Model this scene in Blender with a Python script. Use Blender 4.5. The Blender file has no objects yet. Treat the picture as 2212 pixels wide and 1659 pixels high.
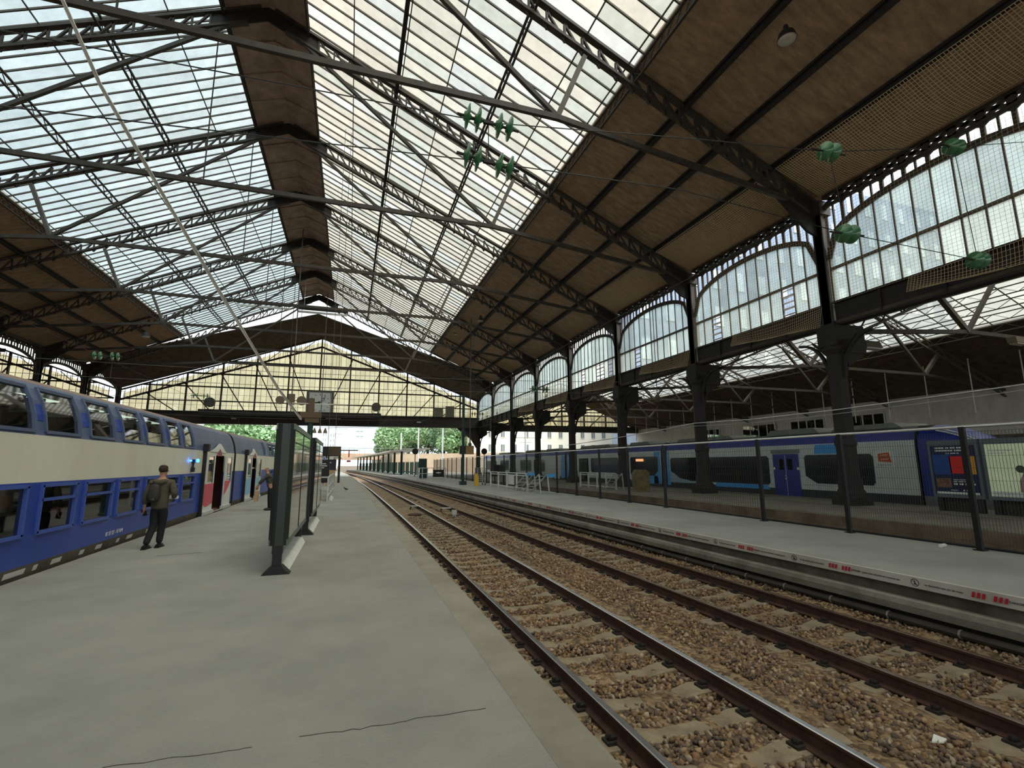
import bpy, bmesh, math, random
import numpy as np
from mathutils import Vector, Matrix
random.seed(7); rng = np.random.default_rng(7)
SC = bpy.context.scene; COL = SC.collection
PI = math.pi

# ------------------------------------------------------------------ camera, sky, exposure
F, YAW, PITCH, ROLL, H = 1041.145, 18.475, 9.371, -0.331, 1.648
_y, _t, _r = [math.radians(a) for a in (YAW, PITCH, ROLL)]
FWD = Vector((math.sin(_y) * math.cos(_t), math.cos(_y) * math.cos(_t), math.sin(_t)))
_R = Vector((math.cos(_y), -math.sin(_y), 0)); _U = _R.cross(FWD)
CX = math.cos(_r) * _R + math.sin(_r) * _U; CY = -math.sin(_r) * _R + math.cos(_r) * _U
cam_data = bpy.data.cameras.new('camera'); cam = bpy.data.objects.new('camera', cam_data); COL.objects.link(cam)
m = Matrix((CX, CY, -FWD)).transposed().to_4x4(); m.translation = (0, 0, H); cam.matrix_world = m
cam_data.sensor_width = 36; cam_data.lens = 36 * F / 2212; cam_data.clip_start = .05; cam_data.clip_end = 2000
SC.camera = cam
def ray(px, py): return CX * ((px - 1106) / F) + CY * ((829.5 - py) / F) + FWD
def ground(px, py, z=0.):                                # the point of a level plane seen at a pixel
    d = ray(px, py); return Vector((0, 0, H)) + d * ((z - H) / d.z)
def at(px, py, Y):                                       # the point seen at a pixel at depth Y
    d = ray(px, py); return Vector((0, 0, H)) + d * (Y / d.y)

world = bpy.data.worlds.new('overcast_sky'); SC.world = world; world.use_nodes = True
_n = world.node_tree.nodes; _l = world.node_tree.links
_bg = _n['Background']; _bg.inputs['Strength'].default_value = 1.12
_tc = _n.new('ShaderNodeTexCoord'); _ns = _n.new('ShaderNodeTexNoise'); _ns.inputs['Scale'].default_value = 2.2
_ns.inputs['Detail'].default_value = 4; _cr = _n.new('ShaderNodeValToRGB')
_cr.color_ramp.elements[0].color = (.80, .93, 1, 1); _cr.color_ramp.elements[0].position = .35
_cr.color_ramp.elements[1].color = (1, 1, .98, 1); _cr.color_ramp.elements[1].position = .65
_l.new(_tc.outputs['Generated'], _ns.inputs['Vector']); _l.new(_ns.outputs['Fac'], _cr.inputs['Fac']); _l.new(_cr.outputs['Color'], _bg.inputs['Color'])
sun_d = bpy.data.lights.new('sun', 'SUN'); sun_d.energy = 5.6; sun_d.angle = math.radians(56); sun_d.color = (.96, 1, 1)
sun = bpy.data.objects.new('sun', sun_d); COL.objects.link(sun); sun.rotation_euler = (math.radians(24), math.radians(20), 0)
SC.view_settings.view_transform = 'Standard'; SC.view_settings.look = 'None'
SC.view_settings.gamma = 1; SC.view_settings.use_curve_mapping = False; SC.view_settings.exposure = 0.38
SC.cycles.max_bounces = 9; SC.cycles.transparent_max_bounces = 24; SC.cycles.diffuse_bounces = 5
SC.cycles.transmission_bounces = 6; SC.cycles.sample_clamp_indirect = 6; SC.cycles.use_denoising = True

# ------------------------------------------------------------------ materials
def srgb(r, g, b):
    f = lambda c: (c / 255 / 12.92) if c / 255 <= .04045 else ((c / 255 + .055) / 1.055) ** 2.4
    return (f(r), f(g), f(b), 1)
MATS = {}
def mat(name, c1, c2=None, scale=4., rough=.7, metal=0., bump=0., bscale=None, detail=5, stretch=None, spec=.5):
    if name in MATS: return MATS[name]
    mt = bpy.data.materials.new(name); mt.use_nodes = True; nt = mt.node_tree; N = nt.nodes; L = nt.links
    p = N['Principled BSDF']; p.inputs['Roughness'].default_value = rough; p.inputs['Metallic'].default_value = metal
    p.inputs['Specular IOR Level'].default_value = spec
    c1 = srgb(*c1); p.inputs['Base Color'].default_value = c1
    if c2 or bump:
        tc = N.new('ShaderNodeTexCoord'); src = tc.outputs['Object']
        if stretch:
            mp = N.new('ShaderNodeMapping'); mp.inputs['Scale'].default_value = stretch; L.new(src, mp.inputs['Vector']); src = mp.outputs['Vector']
    if c2:
        ns = N.new('ShaderNodeTexNoise'); ns.inputs['Scale'].default_value = scale; ns.inputs['Detail'].default_value = detail
        ns.inputs['Roughness'].default_value = .65
        cr = N.new('ShaderNodeValToRGB'); cr.color_ramp.elements[0].position = .33; cr.color_ramp.elements[1].position = .68
        cr.color_ramp.elements[0].color = c1; cr.color_ramp.elements[1].color = srgb(*c2)
        L.new(src, ns.inputs['Vector']); L.new(ns.outputs['Fac'], cr.inputs['Fac']); L.new(cr.outputs['Color'], p.inputs['Base Color'])
    if bump:
        nb = N.new('ShaderNodeTexNoise'); nb.inputs['Scale'].default_value = bscale or scale * 6; nb.inputs['Detail'].default_value = 4
        bp = N.new('ShaderNodeBump'); bp.inputs['Strength'].default_value = bump; bp.inputs['Distance'].default_value = .02
        L.new(src, nb.inputs['Vector']); L.new(nb.outputs['Fac'], bp.inputs['Height']); L.new(bp.outputs['Normal'], p.inputs['Normal'])
    MATS[name] = mt; return mt
def glazing(name, tint, trans=.30, thru=.55):
    """translucent weathered sheet: part lets the sky through, part scatters it; colour varies per pane"""
    mt = bpy.data.materials.new(name); mt.use_nodes = True; nt = mt.node_tree; N = nt.nodes; L = nt.links
    for n in list(N): N.remove(n)
    out = N.new('ShaderNodeOutputMaterial'); tr = N.new('ShaderNodeBsdfTransparent'); tl = N.new('ShaderNodeBsdfTranslucent')
    df = N.new('ShaderNodeBsdfDiffuse'); m1 = N.new('ShaderNodeMixShader'); m2 = N.new('ShaderNodeMixShader')
    at_ = N.new('ShaderNodeAttribute'); at_.attribute_name = 'tint'
    tc = N.new('ShaderNodeTexCoord'); ns = N.new('ShaderNodeTexNoise'); ns.inputs['Scale'].default_value = 1.3; ns.inputs['Detail'].default_value = 8
    ns.inputs['Roughness'].default_value = .7
    mr = N.new('ShaderNodeMapRange'); mr.inputs['From Min'].default_value = .25; mr.inputs['From Max'].default_value = .75
    mr.inputs['To Min'].default_value = .72; mr.inputs['To Max'].default_value = 1.05
    mx = N.new('ShaderNodeMix'); mx.data_type = 'RGBA'; mx.blend_type = 'MULTIPLY'; mx.inputs['Factor'].default_value = 1
    sc = N.new('ShaderNodeVectorMath'); sc.operation = 'SCALE'
    mx.inputs['B'].default_value = srgb(*tint)
    L.new(tc.outputs['Object'], ns.inputs['Vector']); L.new(ns.outputs['Fac'], mr.inputs['Value'])
    L.new(at_.outputs['Color'], mx.inputs['A']); L.new(mx.outputs['Result'], sc.inputs[0]); L.new(mr.outputs['Result'], sc.inputs['Scale'])
    for s_ in (tr, tl, df): L.new(sc.outputs['Vector'], s_.inputs['Color'])
    m1.inputs['Fac'].default_value = thru / max(1e-3, (1 - trans)); m2.inputs['Fac'].default_value = 1 - trans
    L.new(df.outputs[0], m1.inputs[1]); L.new(tl.outputs[0], m1.inputs[2]); L.new(tr.outputs[0], m2.inputs[1]); L.new(m1.outputs[0], m2.inputs[2])
    L.new(m2.outputs[0], out.inputs['Surface']); MATS[name] = mt; return mt
def glass(name, tint, clear=.6, rough=.03):
    mt = bpy.data.materials.new(name); mt.use_nodes = True; nt = mt.node_tree; N = nt.nodes; L = nt.links
    for n in list(N): N.remove(n)
    out = N.new('ShaderNodeOutputMaterial'); tr = N.new('ShaderNodeBsdfTransparent'); gl = N.new('ShaderNodeBsdfGlossy')
    fr = N.new('ShaderNodeFresnel'); fr.inputs['IOR'].default_value = 1.7; mx = N.new('ShaderNodeMixShader')
    tr.inputs['Color'].default_value = srgb(*tint); gl.inputs['Roughness'].default_value = rough
    ad = N.new('ShaderNodeMath'); ad.operation = 'ADD'; ad.inputs[1].default_value = 1 - clear; ad.use_clamp = True
    L.new(fr.outputs[0], ad.inputs[0]); L.new(ad.outputs[0], mx.inputs['Fac']); L.new(tr.outputs[0], mx.inputs[1]); L.new(gl.outputs[0], mx.inputs[2])
    L.new(mx.outputs[0], out.inputs['Surface']); MATS[name] = mt; return mt
def emit(name, c, s):
    mt = bpy.data.materials.new(name); mt.use_nodes = True; p = mt.node_tree.nodes['Principled BSDF']
    p.inputs['Base Color'].default_value = srgb(*c); p.inputs['Emission Color'].default_value = srgb(*c); p.inputs['Emission Strength'].default_value = s
    MATS[name] = mt; return mt

STEEL = mat('dark painted iron', (70, 62, 52), (48, 42, 37), 3, .62, bump=.1)
STEELG = mat('grey brown iron', (98, 90, 80), (74, 68, 60), 2, .6)
STEELD = mat('blackened iron', (30, 27, 26), (44, 38, 34), 2.5, .7, bump=.1)
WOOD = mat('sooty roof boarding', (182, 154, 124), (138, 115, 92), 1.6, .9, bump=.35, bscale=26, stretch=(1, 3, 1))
WOODR = mat('ridge boarding', (184, 160, 144), (140, 120, 108), 1.3, .9, bump=.3, bscale=20)
ASPH = mat('grey platform asphalt', (150, 149, 140), (130, 129, 121), .8, .85, bump=.5, bscale=60, detail=9)
ASPH2 = mat('far platform asphalt', (166, 167, 160), (142, 143, 136), .5, .85, bump=.2, bscale=90)
CURB = mat('platform edge stone', (148, 143, 129), (124, 118, 105), 1.2, .85, bump=.3, bscale=60)
CONC = mat('weathered concrete', (152, 148, 134), (112, 108, 96), 1.6, .85, bump=.4, bscale=30)
CONCD = mat('sooty concrete', (112, 104, 90), (66, 58, 50), 1.4, .9, bump=.4, bscale=20)
SLEEP = mat('dusty concrete sleeper', (160, 146, 120), (120, 106, 86), 4, .9, bump=.35, bscale=50)
RUST = mat('rusty rail side', (92, 62, 48), (60, 42, 34), 6, .75, metal=.2, bump=.3, bscale=60)
RAILTOP = mat('polished rail head', (236, 234, 236), (206, 202, 204), 3, .22, metal=.95, stretch=(1, .15, 1))
BLACK = mat('black enamel', (20, 20, 20), rough=.5)
CHROME = mat('bright drawn steel', (255, 255, 252), rough=.12, metal=1)
WHITEP = mat('white paint', (236, 236, 230), (216, 216, 208), 3, .5)
LGREY = mat('light grey paint', (200, 202, 198), (174, 176, 172), 3, .5)
RED = mat('warning red', (186, 40, 52), rough=.5)
CRE = glazing('cream corrugated sheet', (255, 240, 200), trans=.45, thru=.40)
SKL = glazing('weathered roof sheet', (255, 255, 255), trans=.46, thru=.15)
WGL = glazing('frosted wall pane', (246, 255, 248), trans=.42, thru=.35)
NETM = mat('tan bird net cord', (214, 190, 150), rough=.9)
GREENG = mat('green glass', (74, 128, 84), (50, 104, 66), 6, .12, spec=.8)
GREENS = mat('dark green paint', (34, 66, 58), (26, 50, 46), 3, .5)
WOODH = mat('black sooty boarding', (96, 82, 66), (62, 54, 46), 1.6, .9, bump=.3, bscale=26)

# ------------------------------------------------------------------ mesh collector
class M:
    def __init__(s): s.v = []; s.f = []; s.m = []; s.t = []
    def add(s, vs, fs, mi=0, tint=None):
        o = len(s.v); s.v += [tuple(v) for v in vs]
        for f in fs: s.f.append(tuple(i + o for i in f)); s.m.append(mi); s.t.append(tint)
        return s
    def box(s, c, d, mi=0, rz=0):
        x, y, z = d[0] / 2, d[1] / 2, d[2] / 2; ca, sa = math.cos(rz), math.sin(rz)
        vs = [(c[0] + a * x * ca - b * y * sa, c[1] + a * x * sa + b * y * ca, c[2] + e * z) for e in (-1, 1) for a, b in ((-1, -1), (1, -1), (1, 1), (-1, 1))]
        return s.add(vs, [(3, 2, 1, 0), (4, 5, 6, 7), (0, 1, 5, 4), (1, 2, 6, 5), (2, 3, 7, 6), (3, 0, 4, 7)], mi)
    def box2(s, a, b, mi=0):
        return s.box([(a[i] + b[i]) / 2 for i in range(3)], [abs(b[i] - a[i]) for i in range(3)], mi)
    def bar(s, a, b, w, h=None, mi=0, up=(0, 0, 1)):
        h = h or w; a = Vector(a); b = Vector(b); d = (b - a)
        if d.length < 1e-6: return s
        d.normalize(); up = Vector(up); side = d.cross(up)
        if side.length < 1e-4: side = d.cross(Vector((1, 0, 0)))
        side.normalize(); u = side.cross(d)
        vs = [p + side * (i * w / 2) + u * (j * h / 2) for p in (a, b) for i, j in ((-1, -1), (1, -1), (1, 1), (-1, 1))]
        return s.add(vs, [(3, 2, 1, 0), (4, 5, 6, 7), (0, 1, 5, 4), (1, 2, 6, 5), (2, 3, 7, 6), (3, 0, 4, 7)], mi)
    def chain(s, pts, w, h=None, mi=0, up=(0, 0, 1)):
        for a, b in zip(pts, pts[1:]): s.bar(a, b, w, h, mi, up)
        return s
    def tube(s, pts, r, n=6, mi=0):
        pts = [Vector(p) for p in pts]; rs = r if hasattr(r, '__len__') else [r] * len(pts); vs = []
        for i, p in enumerate(pts):
            d = (pts[min(i + 1, len(pts) - 1)] - pts[max(i - 1, 0)]); d.normalize()
            up = Vector((0, 0, 1)) if abs(d.z) < .9 else Vector((1, 0, 0)); a = d.cross(up).normalized(); b = a.cross(d)
            vs += [p + (a * math.cos(2 * PI * k / n) + b * math.sin(2 * PI * k / n)) * rs[i] for k in range(n)]
        fs = [(i * n + k, i * n + (k + 1) % n, (i + 1) * n + (k + 1) % n, (i + 1) * n + k) for i in range(len(pts) - 1) for k in range(n)]
        fs += [tuple(range(n)), tuple(reversed(range((len(pts) - 1) * n, len(pts) * n)))]
        return s.add(vs, fs, mi)
    def lathe(s, prof, c, n=12, mi=0, axis=(0, 0, 1)):
        ax = Vector(axis).normalized(); t = Vector((1, 0, 0)) if abs(ax.x) < .9 else Vector((0, 1, 0)); a = ax.cross(t).normalized(); b = ax.cross(a); c = Vector(c)
        vs = [c + ax * z + (a * math.cos(2 * PI * k / n) + b * math.sin(2 * PI * k / n)) * r for r, z in prof for k in range(n)]
        fs = [(i * n + k, i * n + (k + 1) % n, (i + 1) * n + (k + 1) % n, (i + 1) * n + k) for i in range(len(prof) - 1) for k in range(n)]
        fs += [tuple(reversed(range(n))), tuple(range((len(prof) - 1) * n, len(prof) * n))]
        return s.add(vs, fs, mi)
    def prism(s, poly, off, mi=0):
        """poly: 3d points; off: extrusion vector"""
        n = len(poly); off = Vector(off); vs = [Vector(p) for p in poly] + [Vector(p) + off for p in poly]
        return s.add(vs, [tuple(range(n)), tuple(reversed(range(n, 2 * n)))] + [(i, i + n, (i + 1) % n + n, (i + 1) % n) for i in range(n)], mi)
    def sweep(s, prof, path, mi=0, mids=None):
        """prof: (x,z) closed profile swept along a path in the ground plane"""
        n = len(prof); vs = []
        for i, p in enumerate(path):
            a = path[max(i - 1, 0)]; b = path[min(i + 1, len(path) - 1)]; d = Vector((b[0] - a[0], b[1] - a[1], 0)).normalized(); nx, ny = d.y, -d.x
            vs += [(p[0] + nx * q[0], p[1] + ny * q[0], p[2] + q[1]) for q in prof]
        o = len(s.v); s.v += vs
        for i in range(len(path) - 1):
            for k in range(n):
                s.f.append((o + i * n + k, o + (i + 1) * n + k, o + (i + 1) * n + (k + 1) % n, o + i * n + (k + 1) % n)); s.m.append(mids[k] if mids else mi); s.t.append(None)
        s.f.append(tuple(o + k for k in range(n))); s.f.append(tuple(o + (len(path) - 1) * n + k for k in reversed(range(n)))); s.m += [mids[0] if mids else mi] * 2; s.t += [None] * 2
        return s
    def build(s, name, mats, parent=None, loc=(0, 0, 0), smooth=False, fix=True):
        me = bpy.data.meshes.new(name); lx, ly, lz = loc
        me.from_pydata([(v[0] - lx, v[1] - ly, v[2] - lz) for v in s.v], [], s.f)
        for mt in (mats if isinstance(mats, (list, tuple)) else [mats]): me.materials.append(mt)
        me.polygons.foreach_set('material_index', s.m)
        if smooth: me.polygons.foreach_set('use_smooth', [True] * len(s.f))
        if any(t is not None for t in s.t):
            ca = me.color_attributes.new('tint', 'FLOAT_COLOR', 'CORNER'); data = []
            for f, t in zip(s.f, s.t): data += list(t or (1, 1, 1, 1)) * len(f)
            ca.data.foreach_set('color', data)
        if fix and len(s.f) < 60000:
            bm = bmesh.new(); bm.from_mesh(me); bmesh.ops.recalc_face_normals(bm, faces=bm.faces); bm.to_mesh(me); bm.free()
        me.update(); o = bpy.data.objects.new(name, me); COL.objects.link(o)
        if parent is not None: o.parent = parent
        else: o.location = loc
        return o
def tag(o, label=None, cat=None, group=None, kind=None):
    if label: o['label'] = label
    if cat: o['category'] = cat
    if group: o['group'] = group
    if kind: o['kind'] = kind
    return o
def thing(name, label, cat, loc=(0, 0, 0), rz=0, group=None):
    o = bpy.data.objects.new(name, None); o.empty_display_size = .2; COL.objects.link(o); o.location = loc; o.rotation_euler = (0, 0, rz)
    return tag(o, label, cat, group)
def struct(o): o['kind'] = 'structure'; return o
def dup(root, loc, rz=None, label=None, group=None):
    r = root.copy(); COL.objects.link(r); r.location = loc
    if rz is not None: r.rotation_euler = (0, 0, rz)
    if label: r['label'] = label
    if group: r['group'] = group
    def rec(a, b):
        for ch in KIDS.get(a.name, ()):
            c = ch.copy(); COL.objects.link(c); c.parent = b; rec(ch, c)
    rec(root, r); return r
KIDS = {}
def note(*objs):
    """remember the children of a thing for dup()"""
    for o in objs:
        KIDS[o.name] = [c for c in COL.objects if c.parent is o]
        for c in KIDS[o.name]: KIDS[c.name] = [d for d in COL.objects if d.parent is c]
def textmesh(txt, size, mt, matrix, name='lettering', parent=None, depth=.002, align='LEFT'):
    cu = bpy.data.curves.new('lettering', 'FONT'); cu.body = txt; cu.size = size; cu.extrude = depth; cu.align_x = align; cu.resolution_u = 2
    tmp = bpy.data.objects.new('lettering_source', cu); COL.objects.link(tmp)
    dg = bpy.context.evaluated_depsgraph_get(); me = bpy.data.meshes.new_from_object(tmp.evaluated_get(dg)); bpy.data.objects.remove(tmp); bpy.data.curves.remove(cu)
    me.materials.clear(); me.materials.append(mt); me.name = name
    me.transform(matrix); o = bpy.data.objects.new(name, me); COL.objects.link(o)
    if parent is not None: o.parent = parent
    return o
def frame(origin, xdir, zdir):
    """matrix that lays text (x right, y up) onto a plane"""
    x = Vector(xdir).normalized(); y = Vector(zdir).normalized(); z = x.cross(y)
    mm = Matrix((x, y, z)).transposed().to_4x4(); mm.translation = Vector(origin); return mm
ORD = ['nearest', 'second nearest', 'third nearest', 'fourth nearest', 'fifth nearest', 'sixth nearest', 'seventh nearest', 'eighth nearest', 'ninth nearest', 'tenth nearest']

# ------------------------------------------------------------------ shared dimensions
XR = -4.61; UN, ZN = 10.975, 13.62; US = 14.26; SLOPE = .477; ZR = 23.37; UE = 23.1
YC, SCC = 13.97, 8.26; YG = YC + 7 * SCC; YS = YC + 6 * SCC; YB = -13.
CURVE = .00022
def cx(Y): return -CURVE * Y * Y if Y > 0 else 0
def zroof(u): return ZR - SLOPE * abs(u) if abs(u) <= US else ZR - SLOPE * US - .43 * (abs(u) - US)
# ------------------------------------------------------------------ ground, platforms, track bed
def ypath(x0, ys, z, lin=0.): return [(x0 + cx(y) + lin * max(y, 0), y, z) for y in ys]
YS_ = [-14, 0, 6, 12, 18, 24, 30, 38, 46, 54, 62, 70, 80, 92, 104, 118, 132, 150, 170]
T2L = -.0135
def pedge(y): return 7.93 + cx(y) + T2L * max(y, 0)
# left platform slab
mb = M(); L_ = [(1.47 + cx(y), y) for y in YS_]; W_ = -4.66
def slab(mb, left, right, z0, z1, mi=0, side=0):
    for (a, b) in zip(range(len(left) - 1), range(1, len(left))):
        A, B, C, D = left[a], left[b], right[b], right[a]
        mb.add([(A[0], A[1], z1), (B[0], B[1], z1), (C[0], C[1], z1), (D[0], D[1], z1), (A[0], A[1], z0), (B[0], B[1], z0), (C[0], C[1], z0), (D[0], D[1], z0)],
               [(0, 3, 2, 1)], mi)
        mb.add([(A[0], A[1], z1), (B[0], B[1], z1), (B[0], B[1], z0), (A[0], A[1], z0), (D[0], D[1], z1), (C[0], C[1], z1), (C[0], C[1], z0), (D[0], D[1], z0)],
               [(0, 1, 2, 3), (4, 7, 6, 5)], side)
leftL = [(-4.55 + (.0235 * (min(y, 70) - 23.4) if y > 23.4 else 0) - (.03 * (y - 70) if y > 70 else 0), y) for y in YS_]
slab(mb, leftL, [(x - .30, y) for x, y in L_], -.9, 0, 0, 1)
struct(mb.build('floor', [ASPH, CONCD], fix=False))
mb = M(); slab(mb, [(x - .30, y) for x, y in L_], [(x + .03, y) for x, y in L_], -.16, .002, 0, 0)
mb.add([(L_[0][0] - .1, L_[0][1], -.16)] , [])
struct(mb.build('trim_1', [CURB], fix=False))
mb = M()
for (a, b) in zip(L_, L_[1:]): mb.box2((a[0] - .12, a[1], -.9), (a[0] - .02, b[1], -.16), 0)
struct(mb.build('wall_platform_left', [CONCD]))
# cracks and stains on the left platform
mb = M()
def crack(pts, w):
    q = []
    for (a, b) in zip(pts, pts[1:]):
        for k in range(7): q.append((a[0] + (b[0] - a[0]) * k / 7 + random.uniform(-.012, .012), a[1] + (b[1] - a[1]) * k / 7 + random.uniform(-.012, .012)))
    q.append(pts[-1])
    for a, b in zip(q, q[1:]):
        ww = w * random.uniform(.5, 1.2); mb.bar((a[0], a[1], .0015), (b[0], b[1], .0015), ww, .003)
crack([(-.21, 3.53), (.15, 3.49), (.55, 3.50), (.96, 3.48)], .004); crack([(-1.22, 3.54), (-.75, 3.51), (-.47, 3.49)], .003); crack([(-3.3, 10.9), (-2.6, 11.0)], .01); 
tag(mb.build('pavement_crack', [mat('crack shadow', (70, 66, 58), rough=.95)]), 'thin dark cracks across the grey asphalt of the left platform', 'crack', kind='structure')  # cracks drawn as thin dark bars on the asphalt
# second platform (middle), with fascia
P2L = [(pedge(y), y) for y in YS_]; P2R = [(11.45 + (.02 * max(0, y - 30)), y) for y in YS_]
mb = M(); slab(mb, P2L, P2R, -.9, 0, 0, 1); struct(mb.build('floor_middle', [ASPH2, CONCD], fix=False))
mb = M()
for (a, b) in zip(P2L, P2L[1:]):
    mb.bar((a[0] - .03, a[1], -.074), (b[0] - .03, b[1], -.074), .06, .152)
struct(mb.build('trim_2', [mat('off white fascia', (208, 204, 194), (184, 178, 166), 1.5, .6)]))
mb = M(); path = [(pedge(y), y, 0) for y in YS_]
mb.sweep([(.1, -.15), (.0, -.155), (.01, -.30), (.1, -.31)], path, 0)
mb.sweep([(.1, -.31), (-.06, -.315), (-.115, -.33), (-.13, -.40), (-.11, -.50), (.1, -.52)], path, 1)
mb.sweep([(.1, -.52), (-.02, -.52), (-.02, -.90), (.1, -.9)], path, 2)
struct(mb.build('trim_3', [CONCD, CONC, STEELD], fix=False))
mb = M()
mb.tube([(p[0] - .085, p[1], -.615) for p in path], .055, 8, 0)
for k in range(60):
    y = 1 + k * .9; mb.tube([(pedge(y) - .085, y - .012, -.615), (pedge(y) - .085, y + .012, -.615)], .062, 8, 1)
tag(mb.build('cable_pipe', [mat('black pipe', (44, 40, 36), (70, 62, 52), 3, .6), CONC]), 'black cable pipe with pale clips along the foot of the middle platform wall', 'pipe')
# third platform (far) and trench between
P3L = [(14.75 - .035 * max(0, y), y) for y in YS_]
mb = M(); slab(mb, P3L, [(20.7, y) for y in YS_], -.9, 0, 0, 1); struct(mb.build('floor_far', [mat('worn far platform', (146, 140, 126), (116, 110, 98), .8, .9, bump=.3), mat('stained stone wall', (150, 128, 104), (96, 80, 64), 1.1, .9, bump=.4)], fix=False))
# ground
mb = M(); mb.add([(-400, -40, -.93), (400, -40, -.93), (400, 900, -.93), (-400, 900, -.93)], [(0, 1, 2, 3)])
struct(mb.build('floor_ground', [mat('dark ballast ground', (112, 98, 80), (78, 68, 56), 7, .95, bump=.6, bscale=40)]))
# ballast bed: bumpy sheet plus loose stones
BAL = bpy.data.materials.new('brown ballast stone'); BAL.use_nodes = True
_N = BAL.node_tree.nodes; _L = BAL.node_tree.links; _p = _N['Principled BSDF']; _p.inputs['Roughness'].default_value = .9
_a = _N.new('ShaderNodeAttribute'); _a.attribute_name = 'tint'; _L.new(_a.outputs['Color'], _p.inputs['Base Color'])
BAS = bpy.data.materials.new('packed ballast'); BAS.use_nodes = True
_N = BAS.node_tree.nodes; _L = BAS.node_tree.links; _p = _N['Principled BSDF']; _p.inputs['Roughness'].default_value = .95
_tc = _N.new('ShaderNodeTexCoord'); _v = _N.new('ShaderNodeTexVoronoi'); _v.inputs['Scale'].default_value = 19
_cr = _N.new('ShaderNodeValToRGB'); _cr.color_ramp.elements[0].color = srgb(88, 70, 52); _cr.color_ramp.elements[1].color = srgb(176, 152, 120)
_hs = _N.new('ShaderNodeSeparateColor'); _nz = _N.new('ShaderNodeTexNoise'); _nz.inputs['Scale'].default_value = .8; _mx = _N.new('ShaderNodeMix'); _mx.data_type = 'RGBA'
_mx.blend_type = 'MULTIPLY'; _mx.inputs['Factor'].default_value = .5
_c2 = _N.new('ShaderNodeValToRGB'); _c2.color_ramp.elements[0].color = srgb(150, 140, 130); _c2.color_ramp.elements[1].color = srgb(255, 240, 215); _c2.color_ramp.elements[0].position = .35; _c2.color_ramp.elements[1].position = .65
_bp = _N.new('ShaderNodeBump'); _bp.inputs['Strength'].default_value = 1; _bp.inputs['Distance'].default_value = .03; _bp.invert = True
_L.new(_tc.outputs['Object'], _v.inputs['Vector']); _L.new(_v.outputs['Color'], _hs.inputs[0]); _L.new(_hs.outputs[0], _cr.inputs['Fac'])
_L.new(_tc.outputs['Object'], _nz.inputs['Vector']); _L.new(_nz.outputs['Fac'], _c2.inputs['Fac']); _L.new(_cr.outputs['Color'], _mx.inputs['A']); _L.new(_c2.outputs['Color'], _mx.inputs['B'])
_L.new(_mx.outputs['Result'], _p.inputs['Base Color']); _L.new(_v.outputs['Distance'], _bp.inputs['Height']); _L.new(_bp.outputs['Normal'], _p.inputs['Normal'])
mb = M(); nx_, ny_ = 30, 340
def bz(x, y):
    d = x - cx(y); h = -.845
    for c in (2.435 + .7525, 5.81 + .7525 + T2L * max(y, 0)):
        if abs(d - c) < .7: h = -.85
    if 4.3 < d < 5.5: h = -.80
    e = d - T2L * max(y, 0)
    if e > 7.42: h = -.84 + min(1, (e - 7.42) / .3) * .13
    return h + .012 * math.sin(x * 7.1 + y * 3.3) + .01 * math.sin(x * 3.1 - y * 5.7)
xs = np.linspace(1.36, 7.97, nx_)
ys2 = list(np.linspace(-12, 60, ny_)) + [70, 85, 100, 125, 150, 170]
vs = [(x + cx(y) - (T2L * -max(y, 0) if x > 5 else 0), y, bz(x + cx(y), y)) for y in ys2 for x in xs]
fs = [(j * nx_ + i, j * nx_ + i + 1, (j + 1) * nx_ + i + 1, (j + 1) * nx_ + i) for j in range(len(ys2) - 1) for i in range(nx_ - 1)]
mb.add(vs, fs); struct(mb.build('floor_trackbed', [BAS], fix=False, smooth=True))
mb = M(); mb.add([(11.4, -14, -.88), (14.9, -14, -.88), (14.9, 60, -.88), (11.4, 60, -.88)], [(0, 1, 2, 3)]); struct(mb.build('floor_trench', [BAS], fix=False))

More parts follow.
